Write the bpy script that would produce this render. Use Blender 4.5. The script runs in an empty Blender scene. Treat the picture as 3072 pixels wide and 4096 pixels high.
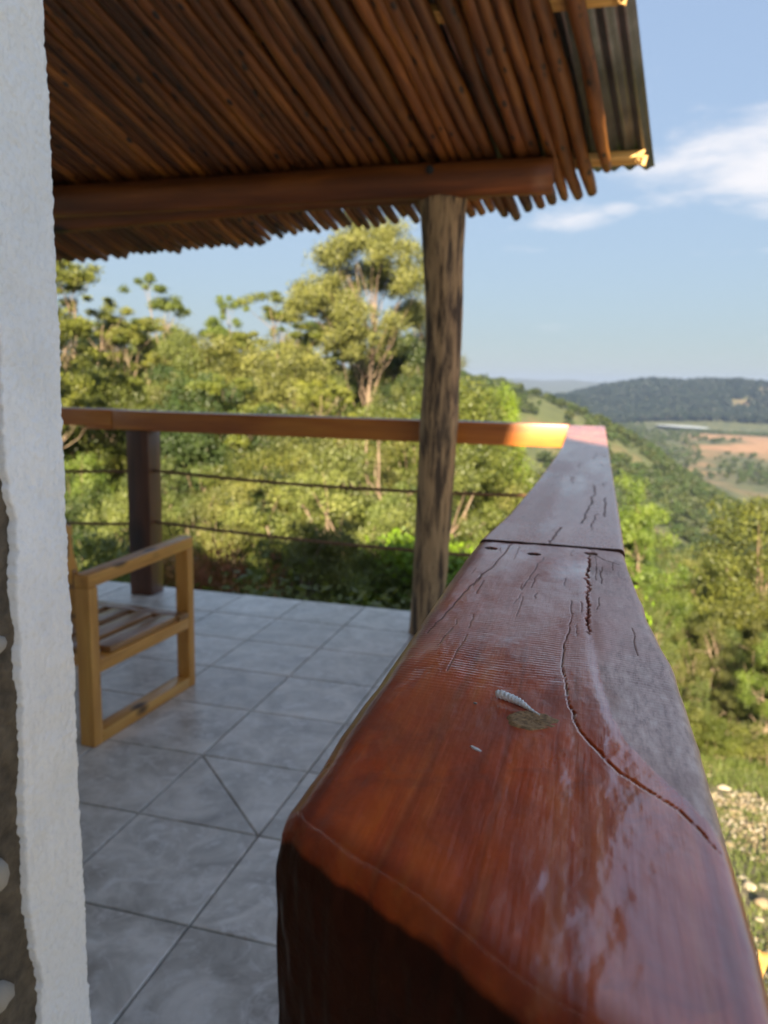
import bpy, math, random
import numpy as np
from mathutils import Vector, Matrix

SC = bpy.context.scene
COL = SC.collection
rad = math.radians

# ------------------------------------------------------------------ camera
cam_d = bpy.data.cameras.new('camera')
cam = bpy.data.objects.new('camera', cam_d)
COL.objects.link(cam)
YAW, PITCH, ROLL = 0.26689, 0.15892, 0.02198
cy_, sy_ = math.cos(YAW), math.sin(YAW)
fwd = Vector((-sy_*math.cos(PITCH), cy_*math.cos(PITCH), -math.sin(PITCH)))
rgt = Vector((cy_, sy_, 0.0))
upv = rgt.cross(fwd)
r2 = rgt*math.cos(ROLL) + upv*math.sin(ROLL)
u2 = -rgt*math.sin(ROLL) + upv*math.cos(ROLL)
M = Matrix.Identity(4)
for i in range(3):
    M[i][0] = r2[i]; M[i][1] = u2[i]; M[i][2] = -fwd[i]
M[0][3], M[1][3], M[2][3] = 0.0, 0.0, 1.30
cam.matrix_world = M
cam_d.sensor_fit = 'HORIZONTAL'
cam_d.sensor_width = 27.0
cam_d.lens = 27.0
cam_d.clip_start = 0.02
cam_d.clip_end = 30000
cam_d.dof.use_dof = True
cam_d.dof.focus_distance = 0.50
cam_d.dof.aperture_fstop = 9.5
SC.camera = cam

# ------------------------------------------------------------------ light
SKY_K, SKY_SAT = 0.44, 0.78
SUN = Vector((0.122, -0.890, 0.438)).normalized()
SUN_EL = math.asin(SUN.z)
SUN_AZ = math.atan2(SUN.x, SUN.y)
W = bpy.data.worlds.new('World')
SC.world = W
W.use_nodes = True
wt = W.node_tree
wt.nodes.clear()
def WN(t, **k):
    n = wt.nodes.new(t)
    for a, b in k.items():
        setattr(n, a, b)
    return n
w_out = WN('ShaderNodeOutputWorld')
w_bg = WN('ShaderNodeBackground')
w_bg.inputs['Strength'].default_value = 0.15
w_sky = WN('ShaderNodeTexSky', sky_type='NISHITA', sun_disc=False)
w_sky.sun_elevation = SUN_EL
w_sky.sun_rotation = SUN_AZ
w_sky.altitude = 800
w_sky.air_density = 1.0
w_sky.dust_density = 1.0
w_sky.ozone_density = 1.5
# clouds: low fair-weather bank plus thin wisps, from the view direction
w_tc = WN('ShaderNodeTexCoord')
w_sep = WN('ShaderNodeSeparateXYZ')
wt.links.new(w_tc.outputs['Generated'], w_sep.inputs[0])
w_map = WN('ShaderNodeMapping')
w_map.inputs['Scale'].default_value = (1.0, 1.0, 3.2)
wt.links.new(w_tc.outputs['Generated'], w_map.inputs[0])
w_n = WN('ShaderNodeTexNoise')
w_n.inputs['Scale'].default_value = 7.0
w_n.inputs['Detail'].default_value = 7.0
w_n.inputs['Roughness'].default_value = 0.58
w_n.inputs['Distortion'].default_value = 0.25
wt.links.new(w_map.outputs[0], w_n.inputs['Vector'])
def wmath(op, a, b=None, c=None):
    n = WN('ShaderNodeMath', operation=op)
    for i, v in enumerate((a, b, c)):
        if v is None: continue
        if isinstance(v, (int, float)): n.inputs[i].default_value = v
        else: wt.links.new(v, n.inputs[i])
    return n.outputs[0]
def wspot(az, el, saz, sel):
    """elliptical weight round a sky direction"""
    d = Vector((math.sin(rad(az))*math.cos(rad(el)), math.cos(rad(az))*math.cos(rad(el)), math.sin(rad(el))))
    rt = Vector((math.cos(rad(az)), -math.sin(rad(az)), 0))
    u = rt.cross(d)
    def dot(v):
        n = WN('ShaderNodeVectorMath', operation='DOT_PRODUCT')
        wt.links.new(w_tc.outputs['Generated'], n.inputs[0])
        n.inputs[1].default_value = v
        return n.outputs['Value']
    a = wmath('DIVIDE', dot(rt), math.sin(rad(saz)))
    b = wmath('DIVIDE', dot(u), math.sin(rad(sel)))
    f = wmath('GREATER_THAN', dot(d), 0.0)
    e = wmath('ADD', wmath('MULTIPLY', a, a), wmath('MULTIPLY', b, b))
    return wmath('MULTIPLY', wmath('SUBTRACT', 1.0, wmath('MINIMUM', e, 1.0)), f)
spots = [(13.5, 14.3, 15, 4.0, 0.44), (-2.2, 11.6, 3.4, 1.5, .24), (.6, 12.3, 1.8, .8, .24), (10, 27.5, 5, 1.6, 0.30), (9.5, 20.5, 1.6, .5, .2),
         (-5.5, 9.8, 3.5, .5, .2), (8, 9.3, 5, .45, .16), (9, 12.4, 4, .8, .18), (62, 18, 30, 7, .34), (-110, 20, 40, 8, .3), (150, 22, 40, 8, .3)]
acc = None
for az, el, sa, se, k in spots:
    s_ = wmath('MULTIPLY', wspot(az, el, sa, se), k)
    acc = s_ if acc is None else wmath('MAXIMUM', acc, s_)
w_sum = wmath('ADD', w_n.outputs['Fac'], acc)
w_r = WN('ShaderNodeMapRange')
w_r.interpolation_type = 'SMOOTHSTEP'
w_r.inputs['From Min'].default_value = 0.62
w_r.inputs['From Max'].default_value = 0.98
w_r.inputs['To Max'].default_value = 0.92
wt.links.new(w_sum, w_r.inputs['Value'])
w_mix = WN('ShaderNodeMixRGB')
w_mix.inputs['Color2'].default_value = (1.30, 1.27, 1.29, 1)
wt.links.new(w_r.outputs[0], w_mix.inputs['Fac'])
# haze-softened sky: brightness levels off toward the horizon
w_lum = WN('ShaderNodeRGBToBW'); wt.links.new(w_sky.outputs[0], w_lum.inputs[0])
w_inv = wmath('MULTIPLY', wmath('POWER', w_lum.outputs[0], -.72), SKY_K)
w_sc = WN('ShaderNodeVectorMath', operation='SCALE'); wt.links.new(w_sky.outputs[0], w_sc.inputs[0]); wt.links.new(w_inv, w_sc.inputs['Scale'])
w_hs = WN('ShaderNodeHueSaturation'); w_hs.inputs['Saturation'].default_value = SKY_SAT
wt.links.new(w_sc.outputs[0], w_hs.inputs['Color'])
w_tint = WN('ShaderNodeMixRGB', blend_type='MULTIPLY'); w_tint.inputs['Fac'].default_value = 1.0
w_tint.inputs['Color2'].default_value = (.99, 1.0, .985, 1)
wt.links.new(w_hs.outputs[0], w_tint.inputs['Color1'])
wt.links.new(w_tint.outputs[0], w_mix.inputs['Color1'])
wt.links.new(w_mix.outputs[0], w_bg.inputs['Color'])
wt.links.new(w_bg.outputs[0], w_out.inputs['Surface'])

sd = bpy.data.lights.new('sun', 'SUN')
sd.energy = 4.6
sd.angle = rad(0.5)
sd.color = (1.0, 0.84, 0.62)
sun = bpy.data.objects.new('sun', sd)
COL.objects.link(sun)
sun.rotation_euler = SUN.to_track_quat('Z', 'Y').to_euler()

SC.view_settings.view_transform = 'Standard'
SC.view_settings.look = 'None'
SC.view_settings.gamma = 1.0
SC.view_settings.use_curve_mapping = False
SC.view_settings.exposure = 2.4
SC.render.engine = 'CYCLES'
SC.cycles.use_denoising = True
SC.cycles.max_bounces = 7
SC.cycles.diffuse_bounces = 4
SC.cycles.glossy_bounces = 3
SC.cycles.transmission_bounces = 3
SC.cycles.volume_bounces = 0
SC.cycles.transparent_max_bounces = 8
SC.cycles.sample_clamp_indirect = 6

# ------------------------------------------------------------------ helpers
rng = np.random.default_rng(7)
random.seed(7)

def mesh_np(name, verts, faces, smooth=False, attrs=None):
    """faces: (n,3|4) array or list of such arrays"""
    me = bpy.data.meshes.new(name)
    fl = faces if isinstance(faces, list) else [faces]
    fl = [np.asarray(f, dtype=np.int32) for f in fl if len(f)]
    verts = np.asarray(verts, dtype=np.float32)
    loops = np.concatenate([f.ravel() for f in fl])
    sizes = np.concatenate([np.full(len(f), f.shape[1], dtype=np.int32) for f in fl])
    starts = np.concatenate([[0], np.cumsum(sizes)[:-1]]).astype(np.int32)
    me.vertices.add(len(verts)); me.vertices.foreach_set('co', verts.ravel())
    me.loops.add(len(loops)); me.loops.foreach_set('vertex_index', loops)
    me.polygons.add(len(sizes)); me.polygons.foreach_set('loop_start', starts)
    me.polygons.foreach_set('loop_total', sizes)
    me.polygons.foreach_set('use_smooth', np.full(len(sizes), smooth))
    me.update(calc_edges=True)
    me.validate()
    if attrs:
        for an, av in attrs.items():
            a = me.attributes.new(an, 'FLOAT_COLOR', 'POINT')
            c = np.ones((len(verts), 4), dtype=np.float32)
            c[:, :av.shape[1]] = av
            a.data.foreach_set('color', c.ravel())
    return me

def link(name, me, mat=None, parent=None, loc=None, rot=None):
    o = bpy.data.objects.new(name, me)
    if mat is not None and me is not None and not me.materials:
        me.materials.append(mat)
    COL.objects.link(o)
    if loc is not None: o.location = loc
    if rot is not None: o.rotation_euler = rot
    if parent is not None: o.parent = parent
    return o

def thing(name, label, cat, loc=(0, 0, 0), group=None, rot=None):
    o = link(name, None, loc=loc, rot=rot)
    o['label'] = label; o['category'] = cat
    if group: o['group'] = group
    return o

def tag(o, label, cat, group=None):
    o['label'] = label; o['category'] = cat
    if group: o['group'] = group
    return o

class MB:
    """collects vertices and faces"""
    def __init__(s): s.v = []; s.f = {}; s.n = 0
    def add(s, v, f):
        v = np.asarray(v, dtype=np.float64)
        for fa in (f if isinstance(f, list) else [f]):
            fa = np.asarray(fa)
            s.f.setdefault(fa.shape[1], []).append(fa + s.n)
        s.v.append(v); s.n += len(v)
    def mesh(s, name, smooth=False):
        return mesh_np(name, np.concatenate(s.v), [np.concatenate(x) for x in s.f.values()], smooth)

HEX = np.array([[0,3,2,1],[4,5,6,7],[0,1,5,4],[1,2,6,5],[2,3,7,6],[3,0,4,7]])
def box_v(x0, x1, y0, y1, z0, z1):
    return np.array([[x0,y0,z0],[x1,y0,z0],[x1,y1,z0],[x0,y1,z0],[x0,y0,z1],[x1,y0,z1],[x1,y1,z1],[x0,y1,z1]], float)

def bev_mesh(name, v8, bev=0.004, seg=2, sub=0, jit=0.0, seed=0):
    import bmesh
    bm = bmesh.new()
    vs = [bm.verts.new(p) for p in v8]
    for f in HEX: bm.faces.new([vs[i] for i in f])
    if sub:
        L = max(e.calc_length() for e in bm.edges)
        lg = [e for e in bm.edges if e.calc_length() > L*0.6]
        bmesh.ops.subdivide_edges(bm, edges=lg, cuts=sub, use_grid_fill=True)
    if bev > 0:
        bm.normal_update()
        ed = [e for e in bm.edges if len(e.link_faces) == 2 and e.calc_face_angle() > 0.6]
        bmesh.ops.bevel(bm, geom=ed, offset=bev, segments=seg, affect='EDGES', profile=0.6)
    if jit:
        from mathutils import noise
        for v in bm.verts:
            v.co += noise.noise_vector(v.co*3.1 + Vector((seed*3.7, 0, 0)))*jit
    me = bpy.data.meshes.new(name)
    bm.to_mesh(me); bm.free()
    for p in me.polygons: p.use_smooth = True
    try:
        me.set_sharp_from_angle(angle=rad(50))
    except Exception:
        pass
    return me

def tube(path, radii, sides=8, twist=0.0, lobe=0.0, cap=True, wob=None):
    path = np.asarray(path, float); n = len(path)
    radii = np.broadcast_to(np.asarray(radii, float), (n,))
    t = np.gradient(path, axis=0); t /= np.linalg.norm(t, axis=1)[:, None] + 1e-12
    ref = np.array([0, 0, 1.0]) if abs(t[:, 2]).mean() < .8 else np.array([1.0, 0, 0])
    a = np.cross(t, ref); a /= np.linalg.norm(a, axis=1)[:, None] + 1e-12
    b = np.cross(t, a)
    th = np.arange(sides)*2*np.pi/sides
    ph = twist*np.arange(n)
    TH = th[None, :] + ph[:, None]
    R = radii[:, None]*np.ones((1, sides))
    if lobe: R = R*(1 + lobe*np.cos(3*th)[None, :])
    if wob is not None: R = R*wob
    V = path[:, None, :] + R[..., None]*(np.cos(TH)[..., None]*a[:, None, :] + np.sin(TH)[..., None]*b[:, None, :])
    V = V.reshape(-1, 3)
    i = np.arange(n-1)[:, None]*sides; j = np.arange(sides)[None, :]; k = (j+1) % sides
    F = np.stack([i+j, i+k, i+sides+k, i+sides+j], -1).reshape(-1, 4)
    fs = [F]
    if cap:
        V = np.concatenate([V, path[:1], path[-1:]])
        c0, c1 = n*sides, n*sides+1
        jj = np.arange(sides); kk = (jj+1) % sides
        fs.append(np.concatenate([np.stack([kk, jj, np.full(sides, c0)], -1),
                                  np.stack([(n-1)*sides+jj, (n-1)*sides+kk, np.full(sides, c1)], -1)]))
    return V, fs

def vnoise(x, y, seed, n=64):
    """smooth 2D value noise in [-1,1]"""
    g = np.random.default_rng(seed).uniform(-1, 1, (n, n))
    xi = np.floor(x).astype(int); yi = np.floor(y).astype(int)
    fx = x-xi; fy = y-yi
    fx = fx*fx*(3-2*fx); fy = fy*fy*(3-2*fy)
    a = g[xi % n, yi % n]; b = g[(xi+1) % n, yi % n]; c = g[xi % n, (yi+1) % n]; d = g[(xi+1) % n, (yi+1) % n]
    return (a*(1-fx)+b*fx)*(1-fy) + (c*(1-fx)+d*fx)*fy
def fbm(x, y, seed, o=4):
    s = 0; am = 1; t = 0
    for i in range(o):
        s = s + am*vnoise(x*2**i, y*2**i, seed+i); t += am; am *= .5
    return s/t

# ------------------------------------------------------------------ materials
class Mat:
    def __init__(s, name):
        s.m = bpy.data.materials.new(name); s.m.use_nodes = True
        s.t = s.m.node_tree; s.t.nodes.clear()
        s.out = s.t.nodes.new('ShaderNodeOutputMaterial')
        s.b = s.t.nodes.new('ShaderNodeBsdfPrincipled')
        s.t.links.new(s.b.outputs[0], s.out.inputs['Surface'])
    def N(s, t, **k):
        n = s.t.nodes.new(t)
        for a, b in k.items(): setattr(n, a, b)
        return n
    def L(s, a, b): s.t.links.new(a, b)
    def set(s, inp, v):
        if hasattr(v, 'is_linked') or isinstance(v, bpy.types.NodeSocket): s.L(v, s.b.inputs[inp])
        else: s.b.inputs[inp].default_value = v if not isinstance(v, tuple) or len(v) == 4 else (*v, 1)
    def coords(s, kind='Object', scale=(1, 1, 1), loc=None, rnd=0.0):
        tc = s.N('ShaderNodeTexCoord')
        mp = s.N('ShaderNodeMapping')
        mp.inputs['Scale'].default_value = scale
        src = tc.outputs[kind]
        if rnd:
            oi = s.N('ShaderNodeObjectInfo')
            vm = s.N('ShaderNodeVectorMath', operation='SCALE')
            vm.inputs[0].default_value = (rnd, rnd*1.7, rnd*.6)
            s.L(oi.outputs['Random'], vm.inputs['Scale'])
            va = s.N('ShaderNodeVectorMath', operation='ADD')
            s.L(src, va.inputs[0]); s.L(vm.outputs[0], va.inputs[1]); src = va.outputs[0]
        s.L(src, mp.inputs[0])
        return mp.outputs[0]
    def noise(s, vec, scale, detail=4, rough=.55, dist=0.0):
        n = s.N('ShaderNodeTexNoise')
        n.inputs['Scale'].default_value = scale; n.inputs['Detail'].default_value = detail
        n.inputs['Roughness'].default_value = rough; n.inputs['Distortion'].default_value = dist
        s.L(vec, n.inputs['Vector']); return n.outputs['Fac']
    def voro(s, vec, scale, feature='F1', out='Distance'):
        n = s.N('ShaderNodeTexVoronoi', feature=feature)
        n.inputs['Scale'].default_value = scale
        s.L(vec, n.inputs['Vector']); return n.outputs[out]
    def ramp(s, fac, stops, interp='LINEAR'):
        n = s.N('ShaderNodeValToRGB'); n.color_ramp.interpolation = interp
        cr = n.color_ramp
        while len(cr.elements) < len(stops): cr.elements.new(.5)
        for e, (p, c) in zip(cr.elements, stops):
            e.position = p
            e.color = (c, c, c, 1) if isinstance(c, (int, float)) else (*c, 1)
        s.L(fac, n.inputs['Fac']); return n.outputs['Color']
    def mix(s, fac, a, b, mode='MIX'):
        n = s.N('ShaderNodeMixRGB', blend_type=mode)
        for i, v in (('Fac', fac), ('Color1', a), ('Color2', b)):
            if isinstance(v, bpy.types.NodeSocket): s.L(v, n.inputs[i])
            elif isinstance(v, tuple): n.inputs[i].default_value = (*v, 1)
            else: n.inputs[i].default_value = v if i == 'Fac' else (v, v, v, 1)
        return n.outputs[0]
    def math(s, op, a, b=None):
        n = s.N('ShaderNodeMath', operation=op)
        for i, v in enumerate((a, b)):
            if v is None: continue
            if isinstance(v, bpy.types.NodeSocket): s.L(v, n.inputs[i])
            else: n.inputs[i].default_value = v
        return n.outputs[0]
    def bump(s, h, strength=.3, dist=.01, prev=None, inp='Normal'):
        n = s.N('ShaderNodeBump'); n.inputs['Strength'].default_value = strength; n.inputs['Distance'].default_value = dist
        s.L(h, n.inputs['Height'])
        if prev is not None: s.L(prev, n.inputs['Normal'])
        if inp: s.L(n.outputs[0], s.b.inputs[inp])
        return n.outputs[0]
    def attr(s, name):
        n = s.N('ShaderNodeAttribute'); n.attribute_name = name
        sp = s.N('ShaderNodeSeparateColor'); s.L(n.outputs['Color'], sp.inputs[0])
        return sp.outputs
    def rnd(s):
        return s.N('ShaderNodeObjectInfo').outputs['Random']

def wood_mat(name, c_dark, c_mid, c_light, axis='z', grain=18, rough=.5, bump=.25, knots=True, knot_scale=3.0, coat=0.0, vary=.25, streak=.5):
    m = Mat(name)
    st = {'x': (.12, 1, 1), 'y': (1, .12, 1), 'z': (1, 1, .12)}[axis]
    v = m.coords('Object', st, rnd=9.0)
    n1 = m.noise(v, grain, 6, .6, .3)
    v2 = m.coords('Object', tuple(a*1.0 for a in {'x': (.04, 1, 1), 'y': (1, .04, 1), 'z': (1, 1, .04)}[axis]), rnd=5.0)
    n2 = m.noise(v2, grain*5, 3, .6)
    col = m.ramp(n1, [(.28, c_dark), (.5, c_mid), (.72, c_light)])
    col = m.mix(streak, col, m.ramp(n2, [(.3, .45), (.65, 1.0)]), 'MULTIPLY')
    vv = m.N('ShaderNodeHueSaturation'); m.L(col, vv.inputs['Color'])
    m.L(m.math('ADD', m.math('MULTIPLY', m.rnd(), vary*2), 1-vary), vv.inputs['Value'])
    col = vv.outputs[0]
    if knots:
        vk = m.coords('Object', {'x': (.5, 1, 1), 'y': (1, .5, 1), 'z': (1, 1, .5)}[axis], rnd=3.0)
        k = m.voro(vk, knot_scale*2.4)
        kk = m.ramp(k, [(.13, 1.0), (.23, 0.0)])
        col = m.mix(kk, col, tuple(c*.18 for c in c_dark))
    m.set('Base Color', col)
    m.set('Roughness', m.ramp(n1, [(.3, rough+.1), (.7, rough-.08)]))
    h = m.mix(.5, n1, n2)
    m.bump(h, bump, .004)
    if coat: m.b.inputs['Coat Weight'].default_value = coat; m.b.inputs['Coat Roughness'].default_value = .25
    return m.m

M_pole = wood_mat('pole_wood', (.030, .008, .002), (.135, .043, .008), (.31, .120, .022), 'z', 14, .5, .45, True, 7.0, vary=.5)
M_log = wood_mat('beam_log_wood', (.055, .015, .004), (.16, .046, .009), (.28, .090, .020), 'z', 9, .5, .4, True, 1.6, vary=.15)
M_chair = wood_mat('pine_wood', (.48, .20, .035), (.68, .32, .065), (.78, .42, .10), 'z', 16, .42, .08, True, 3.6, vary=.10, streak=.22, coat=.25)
M_chairy = wood_mat('pine_wood_lengthwise', (.48, .20, .035), (.68, .32, .065), (.78, .42, .10), 'y', 16, .42, .08, True, 3.2, vary=.10, streak=.22, coat=.25)
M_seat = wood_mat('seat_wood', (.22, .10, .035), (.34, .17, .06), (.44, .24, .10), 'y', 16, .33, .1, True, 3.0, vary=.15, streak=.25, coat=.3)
M_rail = wood_mat('rail_wood', (.28, .065, .012), (.52, .165, .025), (.68, .28, .045), 'x', 8, .40, .12, True, 1.1, vary=.12, streak=.3, coat=.3)
M_darkpost = wood_mat('dark_post_wood', (.045, .014, .006), (.11, .036, .013), (.17, .058, .022), 'z', 9, .4, .2, True, 1.0, vary=.1, coat=.25)
M_batten = wood_mat('batten_wood', (.40, .20, .05), (.60, .34, .09), (.75, .48, .16), 'x', 20, .6, .2, False, vary=.1)

# glossy red hardwood of the near rail; painted masks: R weathered, G worn varnish, B painted end-face shade, rim darkening and crack dirt
def near_rail_mat():
    m = Mat('varnished_hardwood')
    a = m.attr('wm')
    v = m.coords('Object', (1, .13, 1))
    dist = m.noise(m.coords('Object', (1, .5, 1)), 9, 3, .5)
    n1 = m.noise(v, 60, 7, .62, .6)
    n2 = m.noise(m.coords('Object', (1, .05, 1)), 420, 3, .6)
    nb = m.noise(m.coords('Object', (1, .6, 1)), 16, 4, .55, .5)
    col = m.ramp(n1, [(.25, (.34, .030, .005)), (.45, (.66, .080, .009)), (.6, (.82, .135, .014)), (.78, (.90, .23, .03))])
    col = m.mix(m.ramp(nb, [(.35, 0.0), (.7, .75)]), col, (.28, .036, .010))
    col = m.mix(.3, col, m.ramp(n2, [(.3, .6), (.62, 1.0)]), 'MULTIPLY')
    # growth arcs
    w = m.N('ShaderNodeTexWave', wave_type='BANDS', bands_direction='X')
    w.inputs['Scale'].default_value = 7; w.inputs['Distortion'].default_value = 14; w.inputs['Detail'].default_value = 3
    w.inputs['Detail Scale'].default_value = .6
    m.L(m.coords('Object', (1, .22, 1)), w.inputs['Vector'])
    col = m.mix(m.ramp(w.outputs['Fac'], [(.0, .28), (.05, 0.0)]), col, (.10, .014, .006))
    pat = m.noise(m.coords('Object', (1, .7, 1)), 34, 5, .65, 1.0)
    col = m.mix(m.ramp(pat, [(.52, 0.0), (.68, .45)]), col, (.20, .028, .016))
    ln = m.noise(m.coords('Object', (1, .03, 1)), 150, 2, .5)
    col = m.mix(m.ramp(ln, [(.60, 0.0), (.72, .14)]), col, (.80, .33, .10))
    # weathered, greyed timber
    ng = m.noise(m.coords('Object', (1, .22, 1)), 260, 6, .7)
    grey = m.ramp(ng, [(.34, (.24, .10, .065)), (.5, (.58, .34, .255)), (.66, (.76, .54, .43))])
    grey = m.mix(m.ramp(m.noise(m.coords('Object', (1, .6, 1)), 28, 4, .6), [(.5, 0.0), (.68, .6)]), grey, (.25, .075, .03))
    wf = m.math('ADD', a[0], m.math('MULTIPLY', m.math('SUBTRACT', ng, .5), .9))
    wf2 = m.ramp(wf, [(.30, 0.0), (.70, .92)])
    col = m.mix(wf2, col, grey)
    # varnish gone dull and pale
    nw = m.noise(m.coords('Object', (1, .8, 1)), 45, 5, .65)
    wr = m.ramp(m.math('ADD', m.math('MULTIPLY', a[1], .75), m.math('MULTIPLY', nw, .55)), [(.48, 0.0), (.85, .8)])
    col = m.mix(wr, col, (.66, .30, .22))
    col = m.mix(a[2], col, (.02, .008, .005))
    m.set('Base Color', col)
    rough = m.mix(wf2, m.mix(wr, m.ramp(nb, [(.3, .26), (.7, .40)]), .5), .55)
    m.set('Roughness', rough)
    cw = m.mix(wf2, m.mix(wr, 1.0, .6), .5)
    m.set('Coat Weight', m.math('MULTIPLY', cw, m.math('MAXIMUM', m.math('SUBTRACT', 1.0, m.math('MULTIPLY', a[2], 1.7)), 0.0))); m.set('Specular IOR Level', m.math('SUBTRACT', .5, m.math('MULTIPLY', a[2], .42)))
    m.set('Coat Roughness', m.mix(wf2, m.mix(wr, .15, .26), .32))
    m.b.inputs['Coat IOR'].default_value = 2.1; m.b.inputs['IOR'].default_value = 1.6
    h1 = m.mix(m.math('ADD', m.math('MULTIPLY', wf2, .5), .0), m.mix(.5, n1, n2), ng)
    b1 = m.bump(h1, .42, .0018, inp=None)
    lump = m.noise(m.coords('Object', (1, .6, 1)), 70, 3, .6)
    b2 = m.bump(lump, .14, .003, prev=b1, inp=None)
    ripv = m.coords('Object', (.12, 1, 1))
    rip = m.noise(ripv, 420, 2, .5, .2)
    rr = m.mix(m.math('MULTIPLY', m.math('MAXIMUM', a[1], m.math('MULTIPLY', a[0], .6)), 1.0), .5, rip)
    b3 = m.bump(rr, .42, .0014, prev=b2, inp='Normal')
    b4 = m.bump(rr, .20, .0009, prev=m.bump(lump, .10, .003, inp=None), inp='Coat Normal')
    return m.m
M_near = near_rail_mat()

def tile_mat():
    m = Mat('cement_tile')
    v = m.coords('Object', (1, 1, 1), rnd=23.0)
    n1 = m.noise(v, 5.5, 7, .62, .7)
    n2 = m.noise(v, 38, 4, .6)
    n3 = m.noise(v, 14, 5, .7, 1.2)
    c = m.ramp(n1, [(.33, (.43, .395, .345)), (.5, (.64, .60, .53)), (.64, (.84, .79, .71))])
    c = m.mix(m.ramp(n3, [(.50, 0.0), (.66, .7)]), c, (.90, .87, .82))
    c = m.mix(.22, c, m.ramp(n2, [(.35, .72), (.65, 1.0)]), 'MULTIPLY')
    hs = m.N('ShaderNodeHueSaturation'); m.L(c, hs.inputs['Color'])
    m.L(m.math('ADD', m.math('MULTIPLY', m.rnd(), .14), .93), hs.inputs['Value'])
    m.set('Base Color', hs.outputs[0])
    m.set('Roughness', m.ramp(n1, [(.3, .28), (.7, .42)])); m.b.inputs['Specular IOR Level'].default_value = .75
    m.bump(m.mix(.4, n1, n2), .10, .003)
    return m.m
M_tile = tile_mat()
def simple(name, c, rough=.7, metal=0.0, nscale=20, var=.25, bump=.2, bd=.005):
    m = Mat(name)
    v = m.coords('Object', rnd=7.0)
    n = m.noise(v, nscale, 5, .6)
    m.set('Base Color', m.ramp(n, [(.3, tuple(x*(1-var) for x in c)), (.7, tuple(min(1, x*(1+var)) for x in c))]))
    m.set('Roughness', rough); m.b.inputs['Metallic'].default_value = metal
    if bump: m.bump(n, bump, bd)
    return m.m
M_bolt = simple('dark_steel', (.03, .03, .03), .5, .5)
M_grout = simple('grout', (.24, .23, .22), .8, 0, 60, .2, .3)
M_slab = simple('concrete_slab', (.26, .25, .24), .85)
M_metal = simple('galvanised_sheet', (.20, .20, .20), .42, .75, 7, .35, .12)
M_rope = simple('rope_fibre', (.19, .105, .055), .9, 0, 160, .4, .5, .002)
M_screw = simple('rusty_steel', (.34, .26, .15), .4, .5, 900, .6, .4, .0005)
M_mud = simple('mud_mortar', (.105, .085, .06), .95, 0, 45, .45, .9, .01)
M_pebble = simple('pale_stone', (.42, .39, .34), .85, 0, 60, .25, .5, .004)
M_hwall = simple('house_render', (.80, .78, .74), .9, 0, 12, .15, .4)
M_scrap = simple('white_scrap', (.88, .85, .80), .7, 0, 500, .15, .5, .0006)
M_knotm = simple('knot_wood', (.30, .17, .07), .75, 0, 420, .6, .5, .0006)

def plaster_mat():
    m = Mat('white_lime_plaster')
    v = m.coords('Object')
    n1 = m.noise(v, 9, 5, .6); n2 = m.noise(v, 150, 5, .7); n3 = m.noise(m.coords('Object', (1, 1, .25)), 30, 4, .6)
    c = m.ramp(n1, [(.3, (.86, .87, .875)), (.7, (.93, .935, .94))])
    c = m.mix(.5, c, m.ramp(n2, [(.25, .70), (.5, 1.0)]), 'MULTIPLY')
    n5 = m.noise(m.coords('Object', (1, 1, .4)), 4.5, 6, .7)
    c = m.mix(m.ramp(n5, [(.52, 0.0), (.72, .35)]), c, (.56, .56, .54))
    c = m.mix(m.ramp(n3, [(.60, 0.0), (.75, .25)]), c, (.55, .55, .54))
    m.set('Base Color', c); m.set('Roughness', .9)
    b = m.bump(n2, .45, .003, inp=None)
    m.bump(n1, .5, .02, prev=b)
    return m.m
M_plaster = plaster_mat()

def bark_mat(name, base, dark, rough=.85, sc=10, stretch=.16, bump=.6, bd=.01, lo=.42, hi=.60):
    m = Mat(name)
    v = m.coords('Object', (1, 1, stretch), rnd=4.0)
    n1 = m.noise(v, sc, 6, .65, .4); n2 = m.noise(m.coords('Object', (1, 1, stretch*.5), rnd=2.0), sc*4.5, 4, .6)
    c = m.ramp(n2, [(.3, tuple(x*.62 for x in base)), (.65, base)])
    c = m.mix(m.ramp(n1, [(lo, 1.0), (hi, 0.0)]), c, dark)
    m.set('Base Color', c); m.set('Roughness', rough)
    m.bump(m.mix(.4, n1, n2), bump, bd)
    return m.m
M_logpost = bark_mat('weathered_log', (.50, .33, .17), (.065, .042, .026), .7, 27, .13, .9, .008, .41, .555)
M_gumbark = bark_mat('gum_bark', (.31, .235, .155), (.15, .10, .065), .8, 3, .2, .4, .03)
M_bark = bark_mat('brown_bark', (.26, .18, .11), (.12, .08, .05), .85, 3, .2, .4, .03)

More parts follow.
